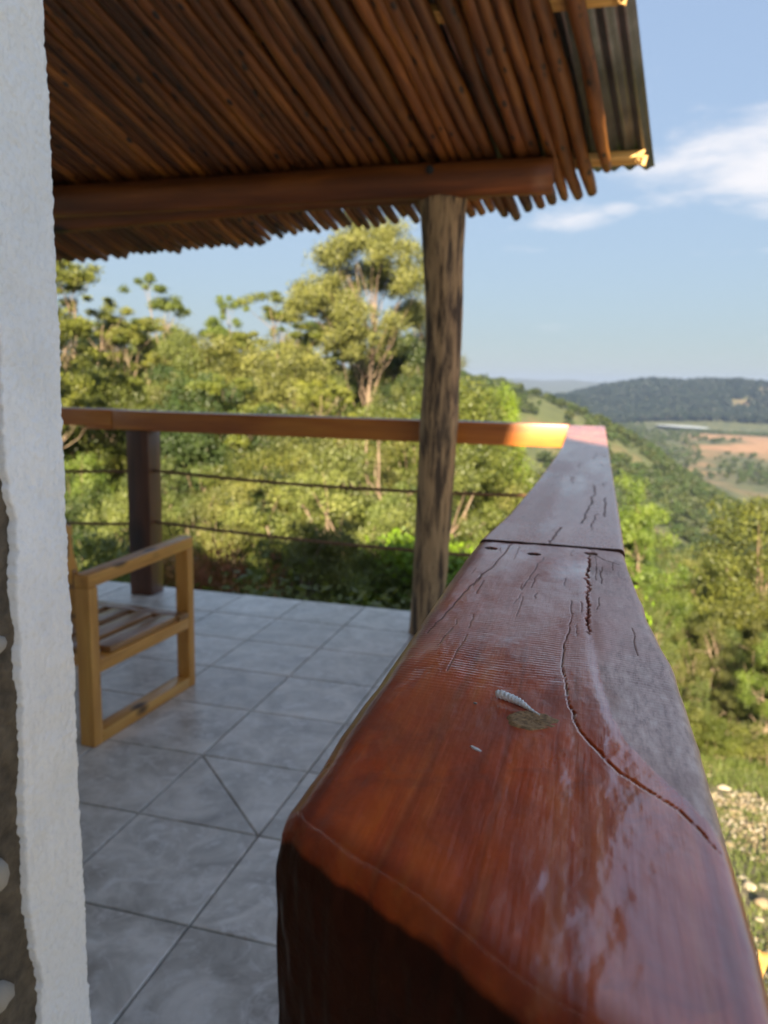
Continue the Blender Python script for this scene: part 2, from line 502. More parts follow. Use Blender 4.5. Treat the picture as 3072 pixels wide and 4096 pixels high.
def leaf_mat(name, dark, mid, light, trans=.2, vary=.6, rough=.5):
    m = Mat(name)
    g = m.N('ShaderNodeNewGeometry')
    v = m.coords('Object', rnd=11.0)
    n = m.noise(v, 1.1, 3, .6)
    f = m.math('ADD', m.math('MULTIPLY', g.outputs['Random Per Island'], .25), m.math('MULTIPLY', n, .85))
    c = m.ramp(f, [(.36, dark), (.62, mid), (.95, light)])
    hs = m.N('ShaderNodeHueSaturation'); m.L(c, hs.inputs['Color'])
    r = m.rnd()
    m.L(m.math('ADD', m.math('MULTIPLY', r, vary), 1-vary*.5), hs.inputs['Value'])
    wn = m.N('ShaderNodeTexWhiteNoise', noise_dimensions='1D'); m.L(r, wn.inputs['W'])
    m.L(m.math('ADD', m.math('MULTIPLY', wn.outputs['Value'], .05), .475), hs.inputs['Hue'])
    c = hs.outputs[0]
    m.set('Base Color', c); m.set('Roughness', rough)
    m.b.inputs['Specular IOR Level'].default_value = .35
    tr = m.N('ShaderNodeBsdfTranslucent'); m.L(m.mix(.5, c, (.30, .36, .05)), tr.inputs['Color'])
    mx = m.N('ShaderNodeMixShader'); mx.inputs[0].default_value = trans
    m.L(m.b.outputs[0], mx.inputs[1]); m.L(tr.outputs[0], mx.inputs[2]); m.L(mx.outputs[0], m.out.inputs['Surface'])
    return m.m
L_gum = leaf_mat('gum_leaves', (.055, .068, .017), (.120, .138, .032), (.22, .225, .052))
L_wattle = leaf_mat('wattle_leaves', (.050, .070, .010), (.115, .140, .020), (.205, .215, .032))
L_bush = leaf_mat('bush_leaves', (.034, .046, .010), (.098, .108, .018), (.20, .19, .030))
L_deep = leaf_mat('deep_green_leaves', (.018, .032, .010), (.045, .068, .017), (.10, .12, .026))  # darker green foliage, dealt out to random trees
L_dry = leaf_mat('dry_red_leaves', (.14, .05, .02), (.32, .13, .05), (.45, .22, .09))
L_lime = leaf_mat('lime_leaves', (.11, .18, .010), (.18, .28, .015), (.26, .36, .025))
L_far = leaf_mat('far_leaves', (.024, .038, .012), (.046, .064, .018), (.085, .10, .028), vary=.7)
L_dark = leaf_mat('plantation_leaves', (.008, .015, .009), (.014, .024, .012), (.026, .038, .017), vary=.4, trans=.08)

# ------------------------------------------------------------------ terrain
AZ = np.array([-180, -70, -45, -30, -20, -14, -10, -7, -4.35, -1.7, .3, 3.5, 6.8, 9.9, 13, 20, 45, 100, 180.])
def row(*v): return np.array(v, float)
RK = [0, 4, 9, 16, 30, 60, 120, 200, 350, 430, 600, 1000, 1250, 1400, 1800, 2400, 3200, 5000, 5900]
ZK = {
 0:   np.full(19, -2.7), 4: np.full(19, -3.1),
 9:   row(-3,-4,-5.2,-5.2,-5,-4.8,-4.8,-4.7,-4.6,-4.6,-4.6,-4.6,-4.6,-4.6,-4.6,-4.5,-4,-3,-3),
 16:  row(-3,-5,-7,-7.2,-7.2,-7,-7,-6.8,-6.4,-6.1,-6.0,-6.0,-6.0,-6.0,-6.0,-6,-5,-3,-3),
 30:  row(-3,-7,-9,-9.2,-9.5,-10,-10.5,-11,-11.5,-12,-12,-12.2,-12.5,-12.5,-12.5,-12,-8,-3,-3),
 60:  row(-2,-6,-7.5,-8,-9,-11,-13,-16,-18,-19,-19.5,-20,-20.5,-21,-21,-20,-12,-2,-2),
 120: row(0,-3,-4,-5,-8,-13,-18,-23,-27,-29,-31,-33,-35,-36,-37,-36,-20,0,0),
 200: row(3,1,2,0,-4,-13,-20,-26,-31,-35,-38,-42,-46,-50,-53,-54,-30,3,3),
 350: row(8,10,12,12,11,10,8.2,5.2,.5,-5.2,-10.8,-20,-34.8,-47,-55,-60,-40,5,5),
 430: row(5,8,8,8,6,4,1,-4,-10,-17,-23,-32,-43,-54,-60,-62,-45,5,5),
 600: row(0,0,-5,-8,-15,-25,-35,-45,-52,-55,-57,-57,-57,-57,-58,-58,-50,0,0),
 1000: row(-20,-20,-30,-35,-40,-45,-48,-50,-50,-50,-50,-49,-48,-47,-47,-47,-47,-20,-20),
 1250: row(-30,-30,-40,-45,-48,-50,-52,-52,-52,-52,-52,-49,-49,-49,-49,-49,-49,-30,-30),
 1400: row(-30,-30,-40,-45,-48,-50,-52,-22,-9,-16,-49,-42,-38,-36,-38,-40,-45,-30,-30),
 1800: row(-20,-20,-40,-48,-50,-50,-50,-48,-36,-5,14,26,28,28,8,-10,-30,-20,-20),
 2400: row(-30,-30,-45,-50,-50,-50,-52,-54,-54,-54,-50,-46,-40,-36,-36,-40,-40,-30,-30),
 3200: row(-40,-40,-50,-50,-52,-52,-54,-56,-52,-50,-54,-52,-48,-48,-48,-48,-48,-40,-40),
 5000: row(60,60,55,60,66,74,78,80,70,78,62,60,56,52,50,50,60,60,60),
 5900: row(30,30,30,30,30,30,30,30,30,30,30,30,30,30,30,30,30,30,30),
}
ZT = np.stack([ZK[r] for r in RK])      # r x az
RKa = np.array(RK, float)
def smoothi(f): return f*f*(3-2*f)
def terrain(x, y):
    x = np.asarray(x, float); y = np.asarray(y, float)
    r = np.hypot(x, y); az = np.degrees(np.arctan2(x, y))
    i = np.clip(np.searchsorted(RKa, r, side='right')-1, 0, len(RK)-2)
    j = np.clip(np.searchsorted(AZ, az, side='right')-1, 0, len(AZ)-2)
    fr = smoothi(np.clip((r-RKa[i])/(RKa[i+1]-RKa[i]), 0, 1)); fr = .5*fr + .5*np.clip((r-RKa[i])/(RKa[i+1]-RKa[i]), 0, 1)
    fa = np.clip((az-AZ[j])/(AZ[j+1]-AZ[j]), 0, 1)
    z = (ZT[i, j]*(1-fa)+ZT[i, j+1]*fa)*(1-fr) + (ZT[i+1, j]*(1-fa)+ZT[i+1, j+1]*fa)*fr
    a = np.clip((r-10)/400, 0, 1)
    z = z + a*4*fbm(x/90+50, y/90+50, 11) + np.clip((r-6)/30, 0, 1)*.5*fbm(x/7+31, y/7+9, 17) + np.clip((r-5)/4, 0, 1)*.07*fbm(x/1.1+31, y/1.1+9, 19)
    z = z + np.clip((r-3000)/1500, 0, 1)*16*fbm(x/420+7, y/420+3, 23)
    return z

def build_ground():
    azs = np.concatenate([np.linspace(-180, -60, 40, endpoint=False), np.linspace(-60, 30, 300, endpoint=False), np.linspace(30, 180, 50)])
    rs = np.concatenate([[0], np.geomspace(1.0, 5900, 330)])
    A, R = np.meshgrid(np.radians(azs), rs)
    X = R*np.sin(A); Y = R*np.cos(A)
    Z = terrain(X, Y)
    n, m = X.shape
    i = np.arange(n-1)[:, None]*m; j = np.arange(m-1)[None, :]
    F = np.stack([i+j, i+j+1, i+m+j+1, i+m+j], -1).reshape(-1, 4)[:, ::-1]
    azd = np.degrees(A)
    # bare red-brown soil on the cleared plateau, grassy openings on the hill, litter in the clearing
    q = fbm(X/60+3, Y/60+8, 41)
    soil = np.clip((R-480)/60, 0, 1)*np.clip((1080-R)/60, 0, 1)*np.clip((azd-5.5)/1.5, 0, 1)*(np.clip(q*2.6+.35, 0, 1))*.9
    soil += np.clip((R-1500)/60, 0, 1)*np.clip((2000-R)/60, 0, 1)*np.clip((azd-8.3)/1., 0, 1)*np.clip(q*3+.2, 0, 1)*.55
    gq = fbm(X/22+13, Y/22+28, 47)
    soil += np.clip((R-215)/30, 0, 1)*np.clip((400-R)/30, 0, 1)*np.clip((gq-.42)*4, 0, .22)
    grass = np.clip((R-180)/60, 0, 1)*np.clip((430-R)/30, 0, 1)*np.clip(fbm(X/50+1, Y/50+2, 51)*2+.6, 0, 1)
    near = np.clip((24-R)/5, 0, 1)
    bounce_ground = np.clip((8.3-R)/.6 + fbm(X*1.5+3, Y*1.5+8, 57)*.8, 0, 1)  # unseen pale ground added round the house to bounce sunlight upward
    C = np.stack([np.clip(soil, 0, 1), grass, near], -1).reshape(-1, 3)
    C2 = np.stack([bounce_ground, bounce_ground, bounce_ground], -1).reshape(-1, 3)
    me = mesh_np('ground', np.stack([X, Y, Z], -1).reshape(-1, 3), F, True, {'zone': C, 'bounce_ground': C2})
    m_ = Mat('hillside_ground')
    a = m_.attr('zone')
    v = m_.coords('Object')
    n1 = m_.noise(v, .09, 6, .65); n2 = m_.noise(v, 1.3, 6, .65); n3 = m_.noise(v, 9, 5, .65)
    c = m_.ramp(n1, [(.35, (.030, .042, .014)), (.5, (.050, .062, .020)), (.7, (.10, .095, .035))])
    gr = m_.ramp(m_.mix(.5, n1, n2), [(.35, (.035, .048, .015)), (.65, (.085, .10, .030))])
    c = m_.mix(a[1], c, gr)
    so = m_.ramp(n1, [(.3, (.20, .105, .055)), (.7, (.30, .18, .10))])
    c = m_.mix(a[0], c, so)
    nd = m_.ramp(m_.math('ADD', m_.math('MULTIPLY', n2, .5), m_.math('MULTIPLY', n3, .5)), [(.36, (.050, .062, .022)), (.47, (.095, .088, .042)), (.56, (.15, .125, .075)), (.7, (.26, .21, .14))])
    c = m_.mix(a[2], c, nd)
    c = m_.mix(m_.attr('bounce_ground')[0], c, m_.ramp(n3, [(.3, (.46, .42, .36)), (.7, (.60, .56, .49))]))
    m_.set('Base Color', c); m_.set('Roughness', .95)
    m_.bump(m_.mix(.5, n2, n3), .8, .08)
    g = link('ground', me, m_.m)
    g['kind'] = 'structure'
build_ground()

# ------------------------------------------------------------------ deck
TS = 0.4
TX0, TY0 = -5.2012*TS, 3.7664*TS       # grid origin
def tx(c): return c*TS + TX0
def ty(r): return r*TS + TY0
EDGE = 4.306
floor = link('floor', mesh_np('floor', box_v(-6.2, .10, -1.35, EDGE-.006, -.16, -.0105), HEX), M_grout)
floor['kind'] = 'structure'
tile_cache = {}
def tile_mesh(poly, key):
    """bevelled slab from a 2D polygon"""
    if key in tile_cache: return tile_cache[key]
    P = np.array(poly, float); n = len(P); c = P.mean(0)
    b = .0022
    # shrink along edge normals
    def shrink(P, d):
        Q = []
        for i in range(n):
            p0, p1, p2 = P[i-1], P[i], P[(i+1) % n]
            e1 = (p1-p0)/np.linalg.norm(p1-p0); e2 = (p2-p1)/np.linalg.norm(p2-p1)
            n1 = np.array([-e1[1], e1[0]]); n2 = np.array([-e2[1], e2[0]])
            k = n1+n2; k = k/(1+n1@n2)
            Q.append(p1 + k*d)
        return np.array(Q)
    P1 = shrink(P, b)
    V = [(*p, -.012) for p in P] + [(*p, -b*.7) for p in P] + [(*p, 0) for p in P1]
    j = np.arange(n); k = (j+1) % n
    F4 = np.concatenate([np.stack([j, k, n+k, n+j], -1), np.stack([n+j, n+k, 2*n+k, 2*n+j], -1)])
    fs = [F4, (2*n + np.arange(n))[None, :]]
    me = mesh_np('tile', V, fs, False)
    tile_cache[key] = me
    return me
G = .0036
def full(w0=0., w1=TS, h0=0., h1=TS): return [(w0+G, h0+G), (w1-G, h0+G), (w1-G, h1-G), (w0+G, h1-G)]
def place_tile(me, c, r):
    o = link('tile', me, M_tile, floor, loc=(tx(c), ty(r), 0.0 + random.uniform(-.0006, .0004)))
    return o
for c in range(-10, 6):
    for r in range(-7, 7):
        w1 = min(TS, .10-tx(c)); h1 = min(TS, EDGE-ty(r)); h0 = max(0, -1.35-ty(r))
        if w1 < .03 or h1-h0 < .03: continue
        if (c, r) == (2, 1):
            d = .006
            place_tile(tile_mesh([(G, G), (TS-G-d, G), (G, TS-G-d)], 'tri_a'), c, r)
            place_tile(tile_mesh([(TS-G, G+d*.2), (TS-G, TS-G), (G+d*.2, TS-G)], 'tri_b'), c, r)
            continue
        place_tile(tile_mesh(full(0, w1, h0, h1), (round(w1, 3), round(h1, 3), round(h0, 3))), c, r)
slab = link('deck_slab', mesh_np('deck_slab', box_v(-6.2, .08, -1.35, EDGE-.03, -.42, -.161), HEX), M_slab)
slab['kind'] = 'structure'
for i, (px, py) in enumerate([(-.1, 4.1), (-2.4, 4.1), (-4.8, 4.1), (-.1, 1.2), (-.1, -1.1), (-6.0, 4.1)]):
    zz = float(terrain(px, py))
    o = link('deck_pillar', bev_mesh('deck_pillar', box_v(-.12, .12, -.12, .12, zz-.3, -.422), .01), M_slab, loc=(px, py, 0))
    tag(o, 'concrete pillar carrying the tiled deck from the slope below', 'pillar', 'pillars under the tiled deck')

# ------------------------------------------------------------------ house walls
hb = thing('house', 'white plastered mud and stone house wall beside the veranda', 'house', (0, 0, 0))
def wall_grid(y0, y1, z0, z1, ny, nz, fx):
    Y, Z = np.meshgrid(np.linspace(y0, y1, ny), np.linspace(z0, z1, nz))
    X = fx(Y, Z)
    i = np.arange(nz-1)[:, None]*ny; j = np.arange(ny-1)[None, :]
    F = np.stack([i+j, i+j+1, i+ny+j+1, i+ny+j], -1).reshape(-1, 4)
    return np.stack([X, Y, Z], -1).reshape(-1, 3), F
# mud core
v, f = wall_grid(-1.2, .76, -.01, 2.3, 300, 360, lambda Y, Z: -.6105 + .004*fbm(Y*22+9, Z*22+5, 61) + .003*fbm(Y*90+9, Z*90+5, 63))
mb = MB(); mb.add(v, f)
mb.add(box_v(-.95, -.622, -1.2, .758, -.01, 3.35), HEX)
link('wall_core', mb.mesh('wall_core', True), M_mud, hb)
# plaster coat with a torn left edge
def plaster():
    ny, nz = 70, 1100
    z = np.linspace(-.005, 3.38, nz)
    # torn edge: y as function of z (moves out toward the camera higher up)
    base = np.interp(z, [0, .545, .624, .728, .858, .932, 1.07, 1.151, 1.18, 1.237, 1.33, 1.45, 3.4], [.690, .686, .680, .674, .677, .679, .684, .686, .677, .674, .676, .66, .55])
    edge = base + .007*fbm(z*17, z*0+3, 71, 5) + .0022*fbm(z*210, z*0+7, 73, 2)
    right = .7695 + .0012*fbm(z*30, z*0+1, 75) + .0008*vnoise(z*260, z*0+1, 76)
    t = np.concatenate([[0, 0, .012], np.linspace(.03, .97, ny-6), [.985, 1, 1]])
    Y = edge[:, None] + (right-edge)[:, None]*t[None, :]
    Z = z[:, None]*np.ones((1, ny))
    d = np.ones(ny)*0.0
    X = -.600 + .0016*fbm(Y*45, Z*45, 77) + .0013*vnoise(Y*260, Z*260, 78) + .003*fbm(Y*9, Z*9, 79)
    X[:, 0] = -.6125; X[:, 1] -= .0035; X[:, 2] -= .0006
    X[:, -2] -= .0022; X[:, -1] = -.64; X[:, -3] -= .0006
    Y[:, 1] += .0006
    i = np.arange(nz-1)[:, None]*ny; j = np.arange(ny-1)[None, :]
    F = np.stack([i+j, i+j+1, i+ny+j+1, i+ny+j], -1).reshape(-1, 4)
    return mesh_np('plaster_coat', np.stack([X, Y, Z], -1).reshape(-1, 3), F, True)
link('plaster_coat', plaster(), M_plaster, hb)
# stones bedded in the mud
def rock_mesh(name, seed, s=(1, 1, 1), lump=.25, sub=2):
    import bmesh
    from mathutils import noise
    bm = bmesh.new(); bmesh.ops.create_icosphere(bm, subdivisions=sub, radius=1.0)
    for v_ in bm.verts:
        p = v_.co.copy()
        k = 1 + lump*noise.noise(p*1.3 + Vector((seed*5.1, 0, 0))) + lump*.4*noise.noise(p*3.7 + Vector((0, seed*3.3, 0)))
        v_.co = Vector((p.x*s[0], p.y*s[1], p.z*s[2]))*k
    me = bpy.data.meshes.new(name); bm.to_mesh(me); bm.free()
    for p in me.polygons: p.use_smooth = True
    return me
st = [rock_mesh('wall_stone', k, (.6, 1, .8), .3) for k in range(4)]
for k, (y_, z_, s_) in enumerate([(.655, 1.018, .014), (.637, .759, .020), (.628, .614, .024), (.585, .90, .022), (.56, 1.10, .03), (.55, .70, .03), (.53, 1.25, .028), (.50, .95, .035), (.60, .47, .028), (.52, .50, .03), (.44, 1.12, .035), (.42, .8, .032), (.58, 1.30, .02)]):
    o = link('wall_stone', st[k % 4], M_pebble, hb, loc=(-.611, y_, z_)); o.scale = (s_, s_, s_); o.rotation_euler = (k*1.3, 0, 0)
# remaining walls of the house (rear side), then a sun blocker added behind the camera
link('rear_wall', mesh_np('rear_wall', box_v(-6.1, -.951, .60, .768, -.01, 3.36), HEX), M_hwall, hb)
link('side_wall', mesh_np('side_wall', box_v(-6.1, -.961, -1.34, .598, -.01, 3.40), HEX), M_hwall, hb)
def blocker_mesh():
    """steep gabled rear wing of the house, eight metres behind"""
    P = [(-6.0, -4), (3.3, -4), (3.3, 2.6), (1.494, 6.37), (1.17, 7.07), (1.17, 7.5), (1.5, 7.9), (1.5, 9.2), (-6.0, 9.2)]
    n = len(P); V = [(x, -8.0, z) for x, z in P] + [(x, -12.0, z) for x, z in P]
    j = np.arange(n); k = (j+1) % n
    return mesh_np('shade_blocker', V, [np.stack([k, j, n+j, n+k], -1), np.arange(n)[None, :], (n+np.arange(n))[::-1][None, :]])
blocker = link('shade_blocker', blocker_mesh(), M_hwall)
tag(blocker, 'tall white block added behind the camera to shade the deck', 'house')

# ------------------------------------------------------------------ veranda roof
RS = .345                                    # slope
def roof_z(y): return 2.39 - RS*(y-3.85)
AZP = rad(9.0)
pd = Vector((math.sin(AZP), math.cos(AZP), -RS*math.cos(AZP))).normalized()   # downslope
nrm = Vector((0, RS, 1)).normalized()
side = pd.cross(nrm).normalized()
rot_pole = Matrix((side, nrm, pd)).transposed()   # columns: local x, y, z
roof = thing('veranda_roof', 'low veranda roof of tightly laid red-brown pole ceiling under corrugated metal', 'roof', (-.8, 3.95, 0))
ROFF = Vector((-.8, 3.95, 0))
ex = [-6, -3.6, -2.82, -2.2, -2.05, -1.97, -1.47, -.9, -.5, -.25, -.01, .1]
ey = [4.86, 4.70, 4.62, 4.57, 4.55, 4.47, 4.41, 4.37, 4.34, 4.27, 4.20, 4.1]
x = -.030; k = 0
while x > -5.4:
    r = random.uniform(.0225, .0315) * (1.16 if x > -1.2 else .98)
    ye = float(np.interp(x, ex, ey)) + random.uniform(-.028, .028)
    if k == 0: ye = 4.03
    if k in (7, 13): ye += .04
    if k in (9, 17): ye -= .06
    top_y = -1.30
    L_ = (ye-top_y)/pd.y
    n = 64
    s = np.linspace(0, L_, n)                # from eave up: local z negative
    wob = .012*np.sin(s*random.uniform(1.6, 3.0)+random.uniform(0, 6)) + .006*np.sin(s*random.uniform(5, 8)+random.uniform(0, 6))
    wob = (wob - wob[0])*(.6 if x > -1.0 else .30)
    wy = .004*np.sin(s*random.uniform(2, 4)+random.uniform(0, 6))
    path = np.stack([wob, wy, -s], -1)
    rr = r*np.interp(s, [0, .3, 1.2, 6], [.84, .93, 1.02, 1.05])*(1+.05*np.sin(s*9+random.uniform(0, 6)))
    rr[0] *= .82
    W_ = 1 + .06*np.random.default_rng(k).normal(size=(n, 10))
    V, F = tube(path, rr, 10, wob=np.clip(W_, .85, 1.15))
    me = mesh_np('ceiling_pole', V, F, True)
    z0 = roof_z(ye) + r*1.02
    o = link('ceiling_pole', me, M_pole, roof)
    o.matrix_local = Matrix.Translation(Vector((x, ye, z0)) - ROFF) @ rot_pole.to_4x4()
    gap = -.002
    if k == 0: gap = .005
    if k in (6, 11): gap = .002
    x -= (2*r*.985 + gap)/math.cos(AZP); k += 1

# battens between poles and sheet
def batten(yb, xr, seed):
    rg = np.random.default_rng(seed)
    zc = roof_z(yb)
    h0, h1 = .074, .104
    n = 9
    mb = MB()
    x0 = xr-5.6
    V = box_v(x0, xr-.035, yb-.03, yb+.03, 0, 0)
    V[:, 2] = [roof_z(p[1]) + (h0 if i < 4 else h1) for i, p in enumerate(V)]
    me = bev_mesh('batten', V, .003)
    b = link('batten', me, M_batten, roof, loc=-ROFF)
    # splintered end: several uneven slivers
    mb = MB()
    for q in range(7):
        ya = yb-.03 + q*.06/7; yb_ = ya+.06/7
        ln = rg.uniform(.0, .040) + (.02 if q > 3 else 0); dz = rg.uniform(-.02, 0)
        V = box_v(xr-.040, xr-.03+ln, ya, yb_, 0, 0)
        for i in range(8):
            V[i, 2] = roof_z(V[i, 1]) + (h0+(dz if V[i, 0] > xr-.036 else 0) if i < 4 else h1)
        V[1, 0] -= .012; V[2, 0] -= .008
        mb.add(V, HEX)
    e = link('splintered_end', mb.mesh('splintered_end'), M_batten, b)
    e['label'] = 'bright yellow splintered end of the roof batten'
for q, yb in enumerate((4.045, 3.14, 2.42, 1.6, .8, 0., -.8)):
    batten(yb, .135 - (4.045-yb)*math.tan(AZP)*.98, 5+q)

# corrugated sheet
def sheet():
    y_top, y_bot = -1.33, 4.165
    nx, ny = 900, 8
    off = .118
    u = np.linspace(0, 5.75, nx)             # distance left of the right edge
    vv = np.linspace(0, 1, ny)
    Y = y_top + (y_bot-y_top)*vv[:, None] + 0*u[None, :]
    Y[-1, :] += .006*np.sin(u*7) + .010*np.clip(1-u/.1, 0, 1)
    Xr = .190 - (4.17-Y)*math.tan(AZP)
    X = Xr - u[None, :]
    wav = .011*np.cos(u/.076*2*np.pi)[None, :]*np.ones((ny, 1))
    wav[:, :4] -= np.array([.006, .004, .002, 0])[None, :]
    Zt = roof_z(Y) + off + wav
    V = np.concatenate([np.stack([X, Y, Zt], -1).reshape(-1, 3), np.stack([X, Y, Zt+.0012], -1).reshape(-1, 3)])
    i = np.arange(ny-1)[:, None]*nx; j = np.arange(nx-1)[None, :]
    F = np.stack([i+j, i+j+1, i+nx+j+1, i+nx+j], -1).reshape(-1, 4)
    n = nx*ny
    r0 = np.arange(ny-1)*nx
    E1 = np.stack([r0, r0+nx, r0+nx+n, r0+n], -1)
    c0 = (ny-1)*nx + np.arange(nx-1)
    E2 = np.stack([c0, c0+1, c0+1+n, c0+n], -1)
    return mesh_np('roof_sheet', V - np.array(ROFF), [F, F[:, ::-1]+n, E1, E2], True)
link('roof_sheet', sheet(), M_metal, roof)

def log_obj(name, p0, p1, r0, r1, mat, parent, off, seed, bend=.01, sides=20, n=50, rough=.03):
    p0 = Vector(p0); p1 = Vector(p1); d = (p1-p0)
    L_ = d.length; q = d.normalized().to_track_quat('Z', 'Y')
    s = np.linspace(0, 1, n); rg = np.random.default_rng(seed)
    path = np.stack([bend*np.sin(s*np.pi*rg.uniform(1, 2.4)), bend*.7*np.sin(s*np.pi*rg.uniform(1, 3)+1)-bend*.7*math.sin(1), s*L_], -1)
    W_ = 1 + rough*fbm(np.arange(n)[:, None]*.22*np.ones((1, sides))+seed, np.cos(np.arange(sides)*2*np.pi/sides)[None, :]*1.6 + np.sin(np.arange(sides)*2*np.pi/sides)[None, :]*2.3+9+0*s[:, None], seed)*3
    V, F = tube(path, r0+(r1-r0)*s, sides, wob=W_)
    o = link(name, mesh_np(name, V, F, True), mat, parent)
    o.matrix_local = Matrix.Translation(p0-Vector(off)) @ q.to_matrix().to_4x4()
    return o
bl = log_obj('beam_log', (-.272, 3.87, 2.305), (-5.6, 3.875, 2.300), .083, .086, M_log, roof, ROFF, 3, .008)
log_obj('rear_beam_log', (-.60, 4.07, 2.325), (-5.6, 4.10, 2.205), .066, .072, M_log, roof, ROFF, 4, .012)
# bolt in the beam
V, F = tube([(0, 0, 0), (0, 0, .012), (0, 0, .014)], [.020, .020, .012], 12)
o = link('bolt', mesh_np('bolt', V, F), M_bolt, roof)
o.matrix_local = Matrix.Translation(Vector((-.845, 3.785, 2.335))-ROFF) @ Matrix.Rotation(rad(90), 4, 'X')

# ------------------------------------------------------------------ log post
def logpost():
    zs = np.linspace(0, 2.245, 90)
    cx = np.interp(zs, [0, .3, .6, 1.0, 1.2, 1.5, 1.8, 2.0, 2.245], [-.825, -.815, -.805, -.795, -.790, -.782, -.785, -.795, -.805]) + .80
    rr = np.interp(zs, [0, .4, .9, 1.2, 1.5, 1.8, 2.05, 2.245], [.088, .092, .097, .096, .092, .096, .108, .122])
    th = np.arange(36)*2*np.pi/36
    n = len(zs)
    ct = np.cos(th)[None, :]; snt = np.sin(th)[None, :]
    W_ = 1 + .05*fbm(zs[:, None]*3+0*ct, ct*2.2+snt*1.7+5+0*zs[:, None], 81)*2 + .03*fbm(zs[:, None]*2.2+0*ct, ct*9+snt*8+25+0*zs[:, None], 83)*2
    # flat axe-cut facet near the top facing the camera left
    W_ *= 1 - .16*np.clip((zs[:, None]-1.93)/.25, 0, 1)*np.clip(np.cos(th-rad(250))[None, :], 0, 1)**2
    R_ = rr[:, None]*W_
    V = np.stack([cx[:, None]+R_*ct, .92*R_*snt, zs[:, None]+0*ct], -1).reshape(-1, 3)
    i = np.arange(n-1)[:, None]*36; j = np.arange(36)[None, :]; k = (j+1) % 36
    F = np.stack([i+j, i+k, i+36+k, i+36+j], -1).reshape(-1, 4)
    return mesh_np('log_post', V, [F, ((n-1)*36+np.arange(36))[None, :]], True)
o = link('log_post', logpost(), M_logpost, loc=(-.80, 3.93, .0006))
tag(o, 'weathered grey-brown round log post holding up the veranda roof beam', 'post')

# ------------------------------------------------------------------ far (end) railing
fr = thing('end_railing', 'red-brown timber railing with two ropes across the far edge of the deck', 'railing', (-1.5, 4.15, 0))
FO = Vector((-1.5, 4.15, 0))
def part_box(name, x0, x1, y0, y1, z0, z1, mat, parent, off, bev=.006, sub=10, jit=.004, seed=1):
    cx, cyy, cz = (x0+x1)/2, (y0+y1)/2, (z0+z1)/2
    me = bev_mesh(name, box_v(x0-cx, x1-cx, y0-cyy, y1-cyy, z0-cz, z1-cz), bev, 2, sub, jit, seed)
    return link(name, me, mat, parent, loc=Vector((cx, cyy, cz))-Vector(off))
part_box('rail', -2.83, -.142, 4.070, 4.245, 1.021, 1.137, M_rail, fr, FO, seed=2)
part_box('rail', -5.2, -2.834, 4.063, 4.245, 1.040, 1.141, M_rail, fr, FO, seed=3)
part_box('rail_lap', -3.02, -2.838, 4.071, 4.245, 1.019, 1.0385, M_rail, fr, FO, sub=0, jit=0, bev=.003)
for xx in (-2.745, -5.1):
    part_box('post', xx, xx+.150, 4.075, 4.215, .0006, 1.019 if xx > -3 else 1.038, M_darkpost, fr, FO, .006, 6, .003, 4)
part_box('post', -.135, .005, 4.08, 4.215, .0006, 1.018, M_darkpost, fr, FO, .006, 6, .003, 5)
def rope(p0, p1, sag):
    L_ = abs(p1[0]-p0[0]); n = int(L_/.006)
    s = np.linspace(0, 1, n)
    P = np.outer(1-s, p0)+np.outer(s, p1); P[:, 2] -= sag*4*s*(1-s)
    V, F = tube(P, .0092, 9, twist=.33, lobe=.20)
    c = V.mean(0)
    o = link('rope', mesh_np('rope', V-c, F, True), M_rope, fr, loc=Vector(c)-FO)
for z0, z1, sg in ((.775, .760, .030), (.455, .405, .022)):
    rope((-2.598, 4.145, z0), (-.132, 4.145, z1), sg)
rope((-4.95, 4.145, .74), (-2.742, 4.145, .765), .03)
rope((-4.95, 4.145, .41), (-2.742, 4.145, .432), .03)

# ------------------------------------------------------------------ near (side) railing
sr = thing('side_railing', 'glossy red hardwood railing running from the camera to the deck corner', 'railing', (-.03, 1.5, 0))
SO = Vector((-.03, 1.5, 0))
ZT_ = 1.13
Ly = [.19, .272, .311, .355, .44, .535, .62, .714, .80, .868]
Lx = [-.116, -.116, -.1155, -.117, -.118, -.119, -.1205, -.122, -.1235, -.1235]
Ry = [.10, .224, .276, .335, .413, .517, .56, .627, .69, .719, .80, .868]
Rx = [.058, .0585, .059, .0595, .0595, .0575, .054, .0485, .0455, .044, .0405, .0385]
crackA = [(0.000, .834), (.0012, .78), (-.0005, .74), (.0015, .70), (.0012, .66), (.002, .63), (.0025, .585), (.004, .55)]
crackB = [(-.009, .60), (-.0105, .55), (-.0125, .52), (-.0115, .47), (-.008, .445), (-.0065, .42), (-.002, .398), (.001, .380), (.006, .368), (.020, .338), (.0405, .314), (.054, .284)]
wline_y = [.24, .282, .30, .32, .345, .375, .41, .45, .50, .56, .64, .84]
wline_x = [.062, .0575, .0535, .046, .034, .0225, .0165, .0125, .009, .0055, .0035, .0015]
def poly_dist(X, Y, P):
    d = np.full(X.shape, 9.0); tt = np.zeros(X.shape)
    P = np.array(P); m = len(P)-1
    for i in range(m):
        a, b = P[i], P[i+1]; ab = b-a
        t = np.clip(((X-a[0])*ab[0]+(Y-a[1])*ab[1])/(ab@ab), 0, 1)
        q = np.hypot(X-a[0]-t*ab[0], Y-a[1]-t*ab[1])
        c = q < d
        d = np.where(c, q, d); tt = np.where(c, (i+t)/m, tt)
    return d, tt
def jag(P, amp, n, seed):
    P = np.array(P); s = np.linspace(0, len(P)-1, n)
    x = np.interp(s, np.arange(len(P)), P[:, 0]); y = np.interp(s, np.arange(len(P)), P[:, 1])
    g = np.random.default_rng(seed)
    e = g.normal(size=n)*amp; e[0] = e[-1] = 0
    return list(zip(x+e, y))
